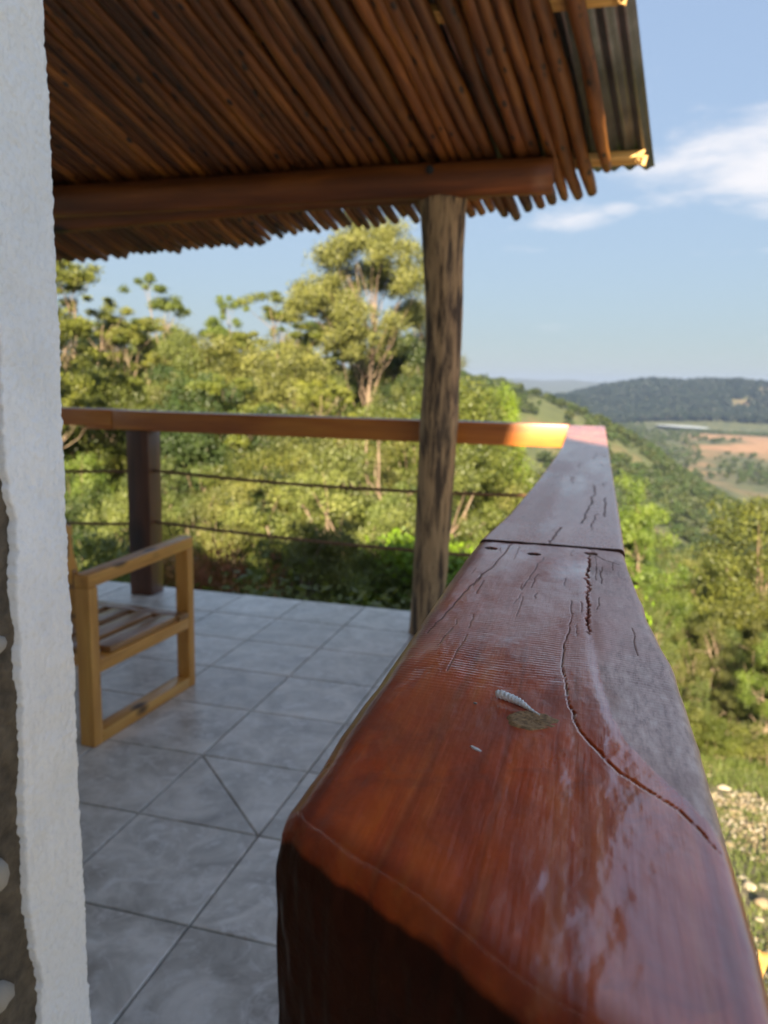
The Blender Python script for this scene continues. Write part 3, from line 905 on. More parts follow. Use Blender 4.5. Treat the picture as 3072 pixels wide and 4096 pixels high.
cA = jag(crackA, .0011, 70, 1); cB = jag(crackB, .00035, 50, 2)
thin = []
g5 = np.random.default_rng(55)
for q in range(26):
    x0 = g5.uniform(-.11, .05); y0 = g5.uniform(.43, .82); ln = g5.uniform(.015, .09)
    P = [(x0, y0)]
    for w in range(6): P.append((P[-1][0]+g5.normal()*.0006, P[-1][1]+ln/6))
    thin.append((P, g5.uniform(.0003, .0006)))
thin.append((jag([(-.085, .862), (-.089, .76), (-.098, .66), (-.103, .58), (-.108, .52)], .0007, 30, 5), .0009))
thin.append((jag([(-.045, .80), (-.052, .72), (-.055, .66)], .0007, 12, 6), .0006))
thin.append((jag([(.006, .838), (.016, .815), (.030, .80)], .0005, 8, 8), .0008))
SCREWS = [(-.104, .829), (-.056, .814), (.002, .841)]

def near_board():
    NT, NU = 270, 560
    ex_, ey_ = np.array(Lx), np.array(Ly)
    t = np.linspace(0, 1, NT)
    u = np.linspace(0, 1, NU)**1.35
    # ends: y0 depends on x (oblique saw cut), y1 = butt joint
    xn = -.116 + .175*t
    y0 = .272 - .69*(xn+.116) + .0015*np.sin(xn*90)
    y1 = .8665 + .004*(t-.5)*0 + .0
    Y = y0[None, :]*(1-u[:, None]) + y1*u[:, None]
    xl = np.interp(Y, Ly, Lx); xr = np.interp(Y, Ry, Rx)
    xl = xl + .0012*fbm(Y*14, Y*0+3, 91); xr = xr + .0012*fbm(Y*18, Y*0+6, 92)
    X = xl + (xr-xl)*t[None, :]
    # top relief
    Z = .0009*fbm(X*22+5, Y*9+5, 93) + .0004*fbm(X*80+5, Y*30+5, 94)
    wb = np.interp(Y, wline_y, wline_x)
    Z -= np.clip(X-wb, 0, 1)*(.05+.05*np.clip((.6-Y)/.3, 0, 1))     # hewn bevel on the outer side
    Z -= .0006*np.exp(-((X-wb)/.004)**2)*np.clip((Y-.34)/.1, 0, 1)     # rebate along the weathered line
    Z += .045*(X+.03)*np.clip((.62-Y)/.3, 0, 1)                         # slight fall toward the deck at the near end
    # scalloped adze bruises near the left edge
    Z -= .0011*np.clip(vnoise(X*70+3, Y*34+9, 95)-.25, 0, 1)*np.clip((-.075-X)/.03, 0, 1)
    # saw chatter across the grain
    ch = np.clip((Y-.40)/.12, 0, 1)*np.clip(.55+fbm(X*25+2, Y*9+4, 96)*1.3, 0, 1)
    per = .0042 + .0006*fbm(X*6+3, Y*2+2, 97)
    Z += ch*.00022*np.sin(2*np.pi*(Y + .10*X + .0014*fbm(X*60, Y*40, 98))/.0043)
    dirt_dark = np.zeros_like(X)
    for P, w, dep in ((cA, .0012, .005), (cB, .00038, .0022)):
        d, tt = poly_dist(X, Y, P)
        ww = w*(.45+.8*np.abs(vnoise(tt*38, tt*0+1, 99)))*np.clip(np.minimum(tt, 1-tt)*8+.25, 0, 1)
        k = np.clip(1.25-d/ww, 0, 1)
        Z -= dep*k; dirt_dark = np.maximum(dirt_dark, k)
        dirt_dark = np.maximum(dirt_dark, .5*np.exp(-(d/(.0012 if w > .001 else .0005))**2))
    for P, w in thin:
        P = np.array(P)
        lo = (Y > P[:, 1].min()-.004) & (Y < P[:, 1].max()+.004) & (X > P[:, 0].min()-.004) & (X < P[:, 0].max()+.004)
        d, tt = poly_dist(X, Y, P)
        k = np.clip(1.4-d/w, 0, 1)*lo
        Z -= .0004*k; dirt_dark = np.maximum(dirt_dark, k*.8)
    for sx, sy in SCREWS:
        d = np.hypot(X-sx, Y-sy)
        k = np.clip((.0068-d)/.0012, 0, 1); Z -= .0036*k
        dirt_dark = np.maximum(dirt_dark, np.clip((.0082-d)/.0015, 0, 1))
    # rounded rims
    el = X-xl; er = xr-X
    def rim(e, r): return np.where(e < r, r-np.sqrt(np.clip(r*r-(r-e)**2, 0, None)), 0)
    Z -= .0055*np.clip(1-el/.011, 0, 1)**2.4 + rim(er, .009)*.9
    en = (Y-y0[None, :])
    Z -= .0045*np.clip(1-en/.011, 0, 1)**2.4*(1+.35*fbm(X*60, Y*60, 144))
    dirt_dark = np.maximum(dirt_dark, .50*np.clip(2.3-en/.009, 0, 1)*np.clip(.9+.3*fbm(X*50, Y*50, 145), 0, 1))  # dark painted along the rims to mute a bright sky reflection
    dirt_dark = np.maximum(dirt_dark, .5*np.clip(2.0-el/.009, 0, 1))
    ej = (y1-Y)
    Z -= rim(ej, .0015)
    dirt_dark = np.maximum(dirt_dark, np.clip((.003-ej)/.0012, 0, 1)*.95)
    wear = np.clip((Y-.40)/.16, 0, 1)*.85 + .15*np.clip(fbm(X*40, Y*20, 101)*2, 0, 1)
    wear = np.clip(wear*(.72+.6*fbm(X*16+7, Y*8+2, 102)), 0, 1)
    weath = np.clip((X-wb)/.004+.5, 0, 1)*np.clip((Y-.255)/.05, 0, 1)
    TOP = np.stack([X, Y, ZT_+Z], -1)
    # skirts: right side, bottom, left side
    H_ = .165
    cols = [TOP]; att = [np.stack([weath, wear, dirt_dark], -1)]
    zr = TOP[:, -1:, 2]; zl = TOP[:, :1, 2]
    for kk in (.15, .4, .7, 1.0):
        zz = zr - kk*(zr-(ZT_-H_)); xx = TOP[:, -1:, 0] + .003*np.sin(kk*3) - .006*kk**3 + .0015*vnoise(TOP[:, -1:, 1]*30, zz*30, 103)
        cols.append(np.stack([xx, TOP[:, -1:, 1], zz], -1)); att.append(np.zeros((NU, 1, 3)))
    for kk in (.25, .75):
        xx = TOP[:, -1:, 0]*(1-kk)+TOP[:, :1, 0]*kk
        yy = TOP[:, -1:, 1]*(1-kk)+TOP[:, :1, 1]*kk
        cols.append(np.stack([xx, yy, 0*xx+ZT_-H_-.001], -1)); att.append(np.zeros((NU, 1, 3)))
    for kk in (1.0, .75, .5, .25, .08):
        zz = zl - kk*(zl-(ZT_-H_)); xx = TOP[:, :1, 0] + .004*kk + .0015*vnoise(TOP[:, :1, 1]*30, zz*30, 104)
        cols.append(np.stack([xx, TOP[:, :1, 1], zz], -1)); att.append(np.zeros((NU, 1, 3)))
    V = np.concatenate(cols, 1); A_ = np.concatenate(att, 1)
    n, m = V.shape[:2]
    i = np.arange(n-1)[:, None]*m; j = np.arange(m)[None, :]; k = (j+1) % m
    F = np.stack([i+j, i+k, i+m+k, i+m+j], -1).reshape(-1, 4)
    V = V.reshape(-1, 3); A_ = A_.reshape(-1, 3)
    fs = [F, ((n-1)*m+np.arange(m))[None, :]]
    # near end face: grid from the top rim straight down
    nd = 60
    topi = np.arange(NT)
    top_line = V[topi]
    rows = []
    base = len(V)
    for q in range(1, nd+1):
        s = q/nd
        P = top_line.copy()
        P[:, 2] = top_line[:, 2]*(1-s) + (ZT_-H_)*s
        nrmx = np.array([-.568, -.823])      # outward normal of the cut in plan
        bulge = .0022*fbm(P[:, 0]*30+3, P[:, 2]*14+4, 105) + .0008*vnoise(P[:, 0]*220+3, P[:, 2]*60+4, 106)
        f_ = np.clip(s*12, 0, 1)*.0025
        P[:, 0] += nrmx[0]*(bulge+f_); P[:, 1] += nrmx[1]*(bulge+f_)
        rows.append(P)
    endA = np.zeros((nd, NT, 3)); endA[:, :, 2] = np.clip(np.arange(1, nd+1)/2., 0, .965)[:, None]*np.ones((1, NT))  # shade painted into the end face, near-black through the mask
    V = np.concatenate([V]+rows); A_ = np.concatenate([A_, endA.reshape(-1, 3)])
    allr = [topi] + [base + q*NT + np.arange(NT) for q in range(nd)]
    for q in range(nd):
        a, b = allr[q], allr[q+1]
        fs.append(np.stack([a[:-1], b[:-1], b[1:], a[1:]], -1))
    V = V - np.array(SO)
    q4 = np.concatenate([f for f in fs if f.shape[1] == 4])
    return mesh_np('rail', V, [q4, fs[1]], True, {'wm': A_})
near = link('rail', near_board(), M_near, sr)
near['label'] = 'near rail board with cracks, knot and three screws'

def far_board():
    NT, NU = 90, 620
    t = np.linspace(0, 1, NT); u = np.linspace(0, 1, NU)**1.6
    Y = (.8695 + (4.245-.8695)*u)[:, None] + 0*t[None, :]
    xl = np.interp(Y, [.86, 1.077, 1.542, 2.2, 2.519, 3.2, 3.866, 4.3], [-.1235, -.112, -.106, -.103, -.105, -.118, -.141, -.141])
    xr = np.interp(Y, [.86, 1.238, 1.993, 3, 4.012, 4.3], [.0385, .039, .039, .040, .041, .041])
    X = xl + (xr-xl)*t[None, :]
    Z = .0007*fbm(X*22+5, Y*6+5, 193) + .0003*fbm(X*80+5, Y*25+5, 194)
    Z += .0002*np.sin(2*np.pi*(Y+.1*X+.002*fbm(X*50, Y*20, 198))/.012)*np.clip(.5+fbm(X*20, Y*3, 199), 0, 1)
    dirt_dark = np.zeros_like(X); g = np.random.default_rng(12)
    ck = [jag([(-.043, .875), (-.040, .93), (-.036, .985)], .0008, 10, 3), jag([(-.012, 1.03), (-.006, 1.14), (0, 1.25)], .001, 12, 4),
          jag([(.0, 1.22), (.003, 1.34), (.0, 1.48)], .0015, 10, 14), jag([(.018, 1.10), (.020, 1.3)], .001, 8, 15)]
    for q in range(14):
        x0 = g.uniform(-.09, .03); y0 = g.uniform(.95, 2.8); ln = g.uniform(.04, .14)
        ck.append(jag([(x0, y0), (x0+g.normal()*.003, y0+ln/2), (x0+g.normal()*.004, y0+ln)], .0012, 8, 30+q))
    for q, P in enumerate(ck):
        d, tt = poly_dist(X, Y, P); k = np.clip(1.5-d/(.0010 if q < 4 else .0007), 0, 1)
        Z -= .0008*k; dirt_dark = np.maximum(dirt_dark, k)
    def rim(e, r): return np.where(e < r, r-np.sqrt(np.clip(r*r-(r-e)**2, 0, None)), 0)
    Z -= rim(X-xl, .006)*.9 + rim(xr-X, .006)*.9 + rim(Y-.8695, .0015) + rim(4.245-Y, .004)
    dirt_dark = np.maximum(dirt_dark, np.clip((.0022-(Y-.8695))/.001, 0, 1)*.95)
    weath = np.clip(.12+.7*fbm(X*14+3, Y*2.2+1, 201), 0, .50) + .35*np.clip((-.045-X)/.02, 0, 1)*np.clip((2.2-Y)/.8, 0, 1)
    wear = np.clip(.72+.6*fbm(X*18+3, Y*2.5+1, 202), 0, 1)*np.clip((4.4-Y)/1.2, .45, 1)
    TOP = np.stack([X, Y, ZT_+.0012+Z], -1)
    cols = [TOP]; att = [np.stack([np.clip(weath, 0, 1), wear, dirt_dark], -1)]
    zb = ZT_-.118
    for kk in (.3, 1.0):
        cols.append(np.stack([TOP[:, -1:, 0], TOP[:, -1:, 1], TOP[:, -1:, 2]*(1-kk)+zb*kk], -1)); att.append(np.zeros((NU, 1, 3)))
    for kk in (1.0, .3):
        cols.append(np.stack([TOP[:, :1, 0], TOP[:, :1, 1], TOP[:, :1, 2]*(1-kk)+zb*kk], -1)); att.append(np.zeros((NU, 1, 3)))
    V = np.concatenate(cols, 1); A_ = np.concatenate(att, 1); n, m = V.shape[:2]
    i = np.arange(n-1)[:, None]*m; j = np.arange(m)[None, :]; k = (j+1) % m
    F = np.stack([i+j, i+k, i+m+k, i+m+j], -1).reshape(-1, 4)
    return mesh_np('rail', V.reshape(-1, 3)-np.array(SO), [F, ((n-1)*m+np.arange(m))[None, :], np.arange(m)[::-1][None, :]], True, {'wm': A_.reshape(-1, 3)})
link('rail', far_board(), M_near, sr)
for yy in (.93, 2.5):
    part_box('post', -.085, .010, yy, yy+.10, .0006, 1.010 if yy > 2 else 1.009, M_darkpost, sr, SO, .006, 6, .002, int(yy*7))
part_box('post', -.075, .020, .46, .56, .0006, .962, M_darkpost, sr, SO, .006, 6, .002, 9)
# sliver of the support showing outside the joint
# screws
def screw_mesh():
    prof = [(.0002, .0), (.0012, -.0004), (.0016, .0), (.0040, .0006), (.0046, .0001), (.0047, -.0018)]
    th = np.arange(18)*2*np.pi/18
    V = []
    for r_, z_ in prof:
        V += [(r_*math.cos(a), r_*math.sin(a), z_) for a in th]
    n = len(prof); i = np.arange(n-1)[:, None]*18; j = np.arange(18)[None, :]; k = (j+1) % 18
    return mesh_np('screw', V, [np.stack([i+j, i+18+j, i+18+k, i+k], -1).reshape(-1, 4), np.arange(18)[None, :]], True)
sm = screw_mesh()
for sx, sy in SCREWS:
    link('screw', sm, M_screw, sr, loc=Vector((sx, sy, ZT_-.0026))-SO)
# knot: a low oval of darker end grain
def knot_mesh():
    a, b = .0145, .0118
    V = [(0, 0, .0006)]; g = np.random.default_rng(3)
    N_ = 40; R_ = 8
    for q in range(1, R_+1):
        for w in range(N_):
            th = w*2*np.pi/N_; s = q/R_
            k = 1 + .05*math.sin(th*3+1)+.03*math.sin(th*7)
            V.append((a*s*k*math.cos(th), b*s*k*math.sin(th), .0006+.0002*g.normal()-(.0016 if q == R_ else 0)))
    F3 = [(0, 1+w, 1+(w+1) % N_) for w in range(N_)]
    F4 = [(1+(q-1)*N_+w, 1+q*N_+w, 1+q*N_+(w+1) % N_, 1+(q-1)*N_+(w+1) % N_) for q in range(1, R_) for w in range(N_)]
    return mesh_np('knot', V, [np.array(F3), np.array(F4)], True)
def top_z(x, y):
    return ZT_ + .045*(x+.03)*min(max((.62-y)/.3, 0), 1) + .0009*float(fbm(np.array([x*22+5]), np.array([y*9+5]), 93)[0])
kn = link('knot', knot_mesh(), M_knotm, sr, loc=Vector((-.0225, .387, top_z(-.0225, .387)+.0001))-SO)
kn['label'] = 'dull brown oval knot in the red rail top'
# twisted white scrap
s = np.linspace(0, 1, 60)
P = np.stack([-.045+.026*s+.0008*np.sin(s*5), .415-.020*s+.0012*np.sin(s*4), 0*s], -1)
rr = np.interp(s, [0, .03, .1, .35, .6, .8, 1], [.0014, .0023, .0025, .0021, .0016, .0009, .0004])*(1+.10*np.sin(s*70))
for q in range(60): P[q, 2] = top_z(P[q, 0], P[q, 1]) + rr[q]*.9 + .0004
V, F = tube(P, rr, 10, twist=.45, lobe=.12)
c = V.mean(0)
o = link('twisted_scrap', mesh_np('twisted_scrap', V-c, F, True), M_scrap, loc=tuple(c))
tag(o, 'tiny white twisted cocoon-like scrap lying against the knot on the red rail', 'scrap')
for (px, py, sz, lb) in ((-.0555, .403, .0012, 'tiny brown grit grain on the red rail left of the white scrap'), (-.0465, .3475, .0014, 'tiny pale flake lying on the red rail nearer than the knot')):
    me = rock_mesh('crumb', int(px*1e4) % 17, (1, 1, .5), .3, 1)
    o = link('crumb', me, M_scrap if sz > .0013 else M_pebble, loc=(px, py, top_z(px, py)+sz*.35)); o.scale = (sz, sz*(1 if sz < .0013 else .45), sz)
    if sz > .0013: o.scale = (.0042, .0011, .0010); o.rotation_euler = (0, 0, -.6)
    tag(o, lb, 'crumb')

# ------------------------------------------------------------------ armchair
ch = thing('armchair', 'slatted pine armchair with square side frames standing by the white wall', 'chair', (-1.67, 2.232, .0006), rot=(0, 0, rad(-3.4)))
def cb(name, x0, x1, y0, y1, z0, z1, mat=None, bev=.003, shear=None):
    V = box_v(x0, x1, y0, y1, z0, z1)
    if shear:
        for i in range(8): V[i, 2] += shear(V[i])
    c = V.mean(0)
    return link(name, bev_mesh(name, V-c, bev), mat or M_chair, ch, loc=tuple(c))
for xo in (0, -.63):
    up = lambda p: .025*(p[1]/.655)
    cb('leg', xo-.062, xo, 0, .046, .0, .588)
    cb('leg', xo-.062, xo, .612, .655, .0, .588, shear=lambda p: .024 if p[2] > .3 else 0)
    cb('armrest', xo-.062, xo, 0, .655, .589, .636, M_chairy, shear=up)
    cb('foot_rail', xo-.062, xo, .047, .611, .0, .046, M_chairy)
    cb('side_rail', xo-.062, xo, .047, .611, .268, .316, M_chairy)
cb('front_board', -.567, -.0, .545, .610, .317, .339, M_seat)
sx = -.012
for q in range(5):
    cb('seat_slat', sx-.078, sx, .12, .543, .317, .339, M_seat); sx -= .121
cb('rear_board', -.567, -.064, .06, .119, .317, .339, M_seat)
for xo in (-.115, -.56):
    V = box_v(xo, xo+.045, 0, 0, 0, 0)
    for i, (y_, z_) in enumerate([(.075, .30), (.075, .30), (.120, .30), (.120, .30), (-.10, .92), (-.10, .92), (-.055, .92), (-.055, .92)]):
        V[i, 1] = y_; V[i, 2] = z_ + .041
    c = V.mean(0); link('back_upright', bev_mesh('back_upright', V-c, .003), M_chair, ch, loc=tuple(c))
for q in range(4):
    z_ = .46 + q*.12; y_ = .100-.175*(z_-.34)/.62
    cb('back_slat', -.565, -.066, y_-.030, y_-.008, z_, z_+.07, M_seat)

# ------------------------------------------------------------------ vegetation
def leaves(rg, C, R, n, size, aspect=.32, droop=.5, shell=.45, up=.25):
    """leaf blades scattered in ellipsoidal clumps. C (k,3), R (k,3), n per clump"""
    k = len(C)
    u = rg.normal(size=(k, n, 3)); u /= np.linalg.norm(u, axis=2)[..., None]
    rr = (shell + (1-shell)*rg.random((k, n, 1)))*(1+.16*rg.normal(size=(k, n, 1)))
    P = C[:, None, :] + u*rr*R[:, None, :]
    P = P.reshape(-1, 3); out = u.reshape(-1, 3)
    a = rg.normal(size=P.shape); a[:, 2] -= droop*2
    a /= np.linalg.norm(a, axis=1)[:, None]
    nn = out*1.3 + rg.normal(size=P.shape)*.6; nn[:, 2] += up*2
    b = np.cross(a, nn); b /= np.linalg.norm(b, axis=1)[:, None]+1e-9
    s = size*(.6+.8*rg.random((len(P), 1)))
    V = np.stack([P - a*s*.5, P + b*s*aspect*.5, P + a*s*.5, P - b*s*aspect*.5], 1).reshape(-1, 3)
    F = np.arange(len(P)*4).reshape(-1, 4)
    return V, F

def limb(p0, p1, r0, r1, rg, bend=.12, n=9, sides=6):
    p0 = np.array(p0, float); p1 = np.array(p1, float); L_ = np.linalg.norm(p1-p0)
    s = np.linspace(0, 1, n)
    mid = rg.normal(size=3)*bend*L_; mid[2] = -abs(mid[2])*.5 - .06*L_
    P = p0 + np.outer(s, p1-p0) + np.outer(s*(1-s)*2, mid) + rg.normal(size=(n, 3))*.012*L_*np.minimum(s, 1-s)[:, None]*2
    return P, np.linspace(r0, r1, n)

def make_tree(kind, seed):
    rg = np.random.default_rng(seed)
    W = MB(); C = []; R = []
    def addl(P, r, sides=6): W.add(*tube(P, r, sides, cap=False))
    if kind == 'gum':            # tall gum: bare lower trunk, big uneven drooping crown.  height 1 unit = 1 m, total 19
        H = 19.0
        s = np.linspace(0, 1, 16)
        T = np.stack([.5*np.sin(s*2.2), .35*np.sin(s*3+1)-.3, s*H*.86], -1); addl(T, .26*(1-s)+.05, 10)
        for q in range(34):
            z = H*(.655+.33*rg.random()**.9); fz = (z/H-.64)/.36
            rad_ = 3.5*math.sin(math.pi*min(max(.20+.80*fz, 0), 1))**.75*(.55+.5*rg.random())
            th = rg.random()*6.283
            c = np.array([rad_*math.cos(th), rad_*math.sin(th), z])
            i0 = int(np.clip((z/H-.12*rg.random()-.14)/.86*15, 5, 15))
            P, r = limb(T[i0], c, .038, .010, rg, .06); addl(P, r, 5)
            m = rg.integers(3, 6)
            for w in range(m):
                C.append(c + rg.normal(size=3)*[.55, .55, .38]); rr = rg.uniform(.55, 1.0); R.append([rr, rr, rr*.75])
        n, size, asp, dr, sh = 430, .155, .36, .6, .35
    elif kind == 'open_gum':     # nearer pale-limbed gum with forked limbs and gaps
        H = 10.0
        s = np.linspace(0, 1, 12)
        T = np.stack([.25*np.sin(s*2), .2*np.sin(s*4), s*H*.62], -1); addl(T, .13*(1-s)+.05, 8)
        for q in range(15):
            th = q*2.4+rg.random()*.5; i0 = rg.integers(2, 12)
            z = H*(.30+.68*rg.random()); ra = (1.0+1.7*rg.random())*(1.15-.5*abs(z/H-.6))
            c = np.array([ra*math.cos(th), ra*math.sin(th), max(z, T[i0][2]+.6)])
            P, r = limb(T[i0], c, .060, .02, rg, .16); addl(P, r, 6)
            for w in range(3):
                e = P[-3+w % 3] + rg.normal(size=3)*[.7, .7, .5]
                P2, r2_ = limb(P[5], e, .03, .008, rg, .15, 6); addl(P2, r2_, 4)
                for w2 in range(2):
                    C.append(e + rg.normal(size=3)*.25); rr = rg.uniform(.40, .78); R.append([rr, rr, rr*.7])
        n, size, asp, dr, sh = 330, .115, .34, .7, .3
    elif kind == 'umbrella':     # flat-topped tiers of foliage on thin bare limbs
        H = 12.0
        s = np.linspace(0, 1, 12)
        T = np.stack([.4*np.sin(s*2.5+seed), .3*np.sin(s*2), s*H*.78], -1); addl(T, .15*(1-s)+.045, 8)
        for q in range(11):
            th = q*2.4+rg.random(); z = H*(.60+.39*(q/10.)) + rg.normal()*.3
            ra = (2.5-1.5*(q/10.))*(.45+.6*rg.random())
            c = np.array([ra*math.cos(th), ra*math.sin(th), z])
            i0 = int(np.clip((z/H-.26)/.78*11, 3, 11))
            P, r = limb(T[i0], c-[0, 0, .15], .045, .015, rg, .12); addl(P, r, 5)
            wd = rg.uniform(.8, 1.4)
            for w in range(9):
                a = rg.random()*6.283; d = wd*rg.random()**.6*1.15
                C.append(c + [d*math.cos(a), d*math.sin(a), .30*(1-d/wd)+rg.normal()*.12]); rr = rg.uniform(.24, .5); R.append([rr, rr, rr*.5])
                if w % 3 == 0:
                    P2, r2_ = limb(P[6], C[-1], .018, .006, rg, .1, 5); addl(P2, r2_, 4)
        n, size, asp, dr, sh = 330, .10, .45, .1, .25
    elif kind == 'dense':        # full rounded crown down to the ground
        H = 9.0
        s = np.linspace(0, 1, 8)
        T = np.stack([.2*np.sin(s*2.5), .2*np.sin(s*2), s*H*.7], -1); addl(T, .15*(1-s)+.04, 7)
        for q in range(50):
            fz = rg.random()**.85; z = H*(.16+.82*fz)
            prof = math.sqrt(max(1-((fz-.35)/.72)**2, .02))
            ra = 2.7*prof*(.6+.45*rg.random()); th = rg.random()*6.283
            c = np.array([ra*math.cos(th), ra*math.sin(th), z])
            if q % 3 == 0:
                P, r = limb(T[int(min(7, fz*6))], c, .05, .02, rg); addl(P, r, 4)
            for w in range(3):
                C.append(c + rg.normal(size=3)*[.45, .45, .3]); rr = rg.uniform(.50, .95); R.append([rr, rr, rr*.62])
        n, size, asp, dr, sh = 340, .12, .44, .3, .5
    elif kind == 'pole':         # slender plantation tree, thin trunk showing, crown high
        H = 9.0
        s = np.linspace(0, 1, 10)
        T = np.stack([.15*np.sin(s*2.5), .15*np.sin(s*3), s*H*.93], -1); addl(T, .10*(1-s)+.03, 7)
        for q in range(26):
            z = H*(.36+.62*rg.random()); ra = 1.5*(1.12-z/H)**.5*(.5+.8*rg.random()); th = rg.random()*6.283
            c = np.array([ra*math.cos(th), ra*math.sin(th), z])
            P, r = limb(T[int(np.clip((z/H-.1)*10, 1, 9))], c, .03, .01, rg); addl(P, r, 4)
            for w in range(3):
                C.append(c + rg.normal(size=3)*[.4, .4, .35]); rr = rg.uniform(.28, .6); R.append([rr, rr, rr*.8])
        n, size, asp, dr, sh = 310, .11, .36, .6, .3
    elif kind == 'shrub':
        H = 2.2
        for q in range(9):
            th = rg.random()*6.283; c = np.array([.8*math.cos(th)*rg.random(), .8*math.sin(th)*rg.random(), H*(.4+.5*rg.random())])
            P, r = limb([0, 0, 0], c, .03, .008, rg, .15, 6); addl(P, r, 4)
            for w in range(3):
                C.append(c + rg.normal(size=3)*[.3, .3, .2]); rr = rg.uniform(.2, .42); R.append([rr, rr, rr*.7])
        n, size, asp, dr, sh = 420, .055, .42, .2, .3
    V, F = leaves(rg, np.array(C), np.array(R), n, size, asp, dr, sh)
    trunk = W.mesh('trunk', True)
    crown = mesh_np('crown', V, F, False)
    return trunk, crown, H

SPEC = {'gum': [('gum', 1), ('gum', 2)], 'open_gum': [('open_gum', 3), ('open_gum', 4), ('open_gum', 5)],
        'umbrella': [('umbrella', 6), ('umbrella', 7), ('umbrella', 8)], 'dense': [('dense', 9), ('dense', 10), ('dense', 11)],
        'pole': [('pole', 12), ('pole', 13), ('pole', 14)], 'shrub': [('shrub', 15), ('shrub', 16)]}
LM = {'gum': (M_gumbark, L_gum), 'open_gum': (M_gumbark, L_gum), 'umbrella': (M_gumbark, L_wattle), 'dense': (M_bark, L_bush), 'pole': (M_gumbark, L_gum), 'shrub': (M_bark, L_bush)}
PROTO = {}
for kk, lst in SPEC.items():
    PROTO[kk] = []
    for kd, sd_ in lst:
        t_, c_, H_ = make_tree(kd, sd_)
        t_.materials.append(LM[kk][0]); c_.materials.append(LM[kk][1])
        PROTO[kk].append((t_, c_, H_))
LIME = {}
def tree(kind, var, az, r, top_el=None, height=None, wide=1.0, label=None, cat='tree', group=None, crown_mat=None, sink=.15, base=None):
    x_ = r*math.sin(rad(az)); y_ = r*math.cos(rad(az)); z_ = float(terrain(x_, y_)) - sink
    t_, c_, H_ = PROTO[kind][var % len(PROTO[kind])]
    if top_el is not None: height = 1.3 + r*math.tan(rad(top_el)) - z_
    height = max(height, 1.0)
    k = height/H_
    name = {'gum': 'gum_tree', 'open_gum': 'gum_tree', 'umbrella': 'wattle_tree', 'dense': 'bushy_tree', 'pole': 'slender_tree', 'shrub': 'shrub'}[kind]
    e = bpy.data.objects.new(name, None); COL.objects.link(e)
    e.location = (x_, y_, z_); e.rotation_euler = (0, 0, random.uniform(0, 6.28)); e.scale = (k*wide, k*wide, k)
    e['label'] = label; e['category'] = cat
    if group: e['group'] = group
    a = bpy.data.objects.new('trunk', t_); COL.objects.link(a); a.parent = e
    if crown_mat is not None:
        key = (c_.name, crown_mat.name)
        if key not in LIME:
            LIME[key] = c_.copy(); LIME[key].materials.clear(); LIME[key].materials.append(crown_mat)
        c_ = LIME[key]
    b = bpy.data.objects.new('crown', c_); COL.objects.link(b); b.parent = e
    return e

# trees one can single out
tree('gum', 0, -17.1, 45, top_el=11.4, wide=.98, label='tallest gum tree with a big drooping crown rising left of the log post')
tree('gum', 1, -13.2, 52, top_el=6.6, wide=.7, label='gum tree with thin grey crown standing just beside the log post')
tree('umbrella', 0, -22.9, 46, top_el=5.9, wide=1.05, label='flat-topped wattle tree with bare forked limbs left of the tallest gum')
tree('umbrella', 1, -20.7, 50, top_el=5.2, wide=.8, label='small dark-headed wattle tree between the flat-topped wattle and the tallest gum')
tree('umbrella', 2, -27.0, 47, top_el=5.7, wide=.62, label='thin wattle tree with a narrow table top alone against the sky')
tree('umbrella', 1, -31.4, 46, top_el=6.5, wide=.68, label='tiered wattle tree with stacked flat clumps left of the thin table-topped one')
tree('umbrella', 2, -34.9, 42, top_el=5.1, wide=.85, label='yellow-green wattle tree leaning between the tiered wattle and the leftmost tall one')
tree('umbrella', 0, -37.6, 40, top_el=7.4, wide=.92, label='leftmost tall wattle tree with rounded top beside the white wall')
tree('umbrella', 1, -40.2, 26, top_el=9.2, wide=.8, label='wattle tree whose twigs touch the eave beside the white wall')
tree('dense', 0, -7.4, 36, top_el=-.1, wide=.42, crown_mat=L_lime, label='bright lime-green bushy tree just right of the log post')
tree('dense', 1, -35.8, 29, top_el=.2, wide=.62, crown_mat=L_wattle, label='round-headed yellow-green tree above the railing near the white wall')
tree('dense', 2, 12.2, 34, top_el=-6.9, wide=.95, label='big dark rounded tree at the right picture edge')
tree('pole', 0, 3.2, 33, top_el=-6.9, wide=.9, crown_mat=L_wattle, label='pale green tree rising right beside the far part of the red rail')
tree('open_gum', 0, -18.3, 15.2, top_el=-6.6, wide=1.15, label='near gum tree with bare pale forked branches behind the ropes')
tree('open_gum', 1, -15.0, 17.5, top_el=-3.0, wide=1.05, label='near gum tree with leaning pale limbs behind the log post')
tree('dense', 0, -11.4, 44, top_el=.9, wide=.5, label='small dark tree poking out right behind the log post')
tree('shrub', 0, -7.2, 13.5, top_el=-10.4, wide=1.1, crown_mat=L_lime, label='lime-green shrub seen between the log post and the red rail')
tree('shrub', 1, -28.7, 11.8, top_el=-12.2, wide=1.4, crown_mat=L_bush, label='low dark fern-like shrub below the deck edge beside the armchair')

tree('shrub', 1, -25.9, 13.2, top_el=-10.4, wide=.35, crown_mat=L_dry, label='small shrub with dry red-brown leaves behind the ropes')
tree('shrub', 0, -28.0, 13.0, top_el=-11.2, wide=.5, crown_mat=L_dry, label='low rusty shrub just right of the armchair frame')
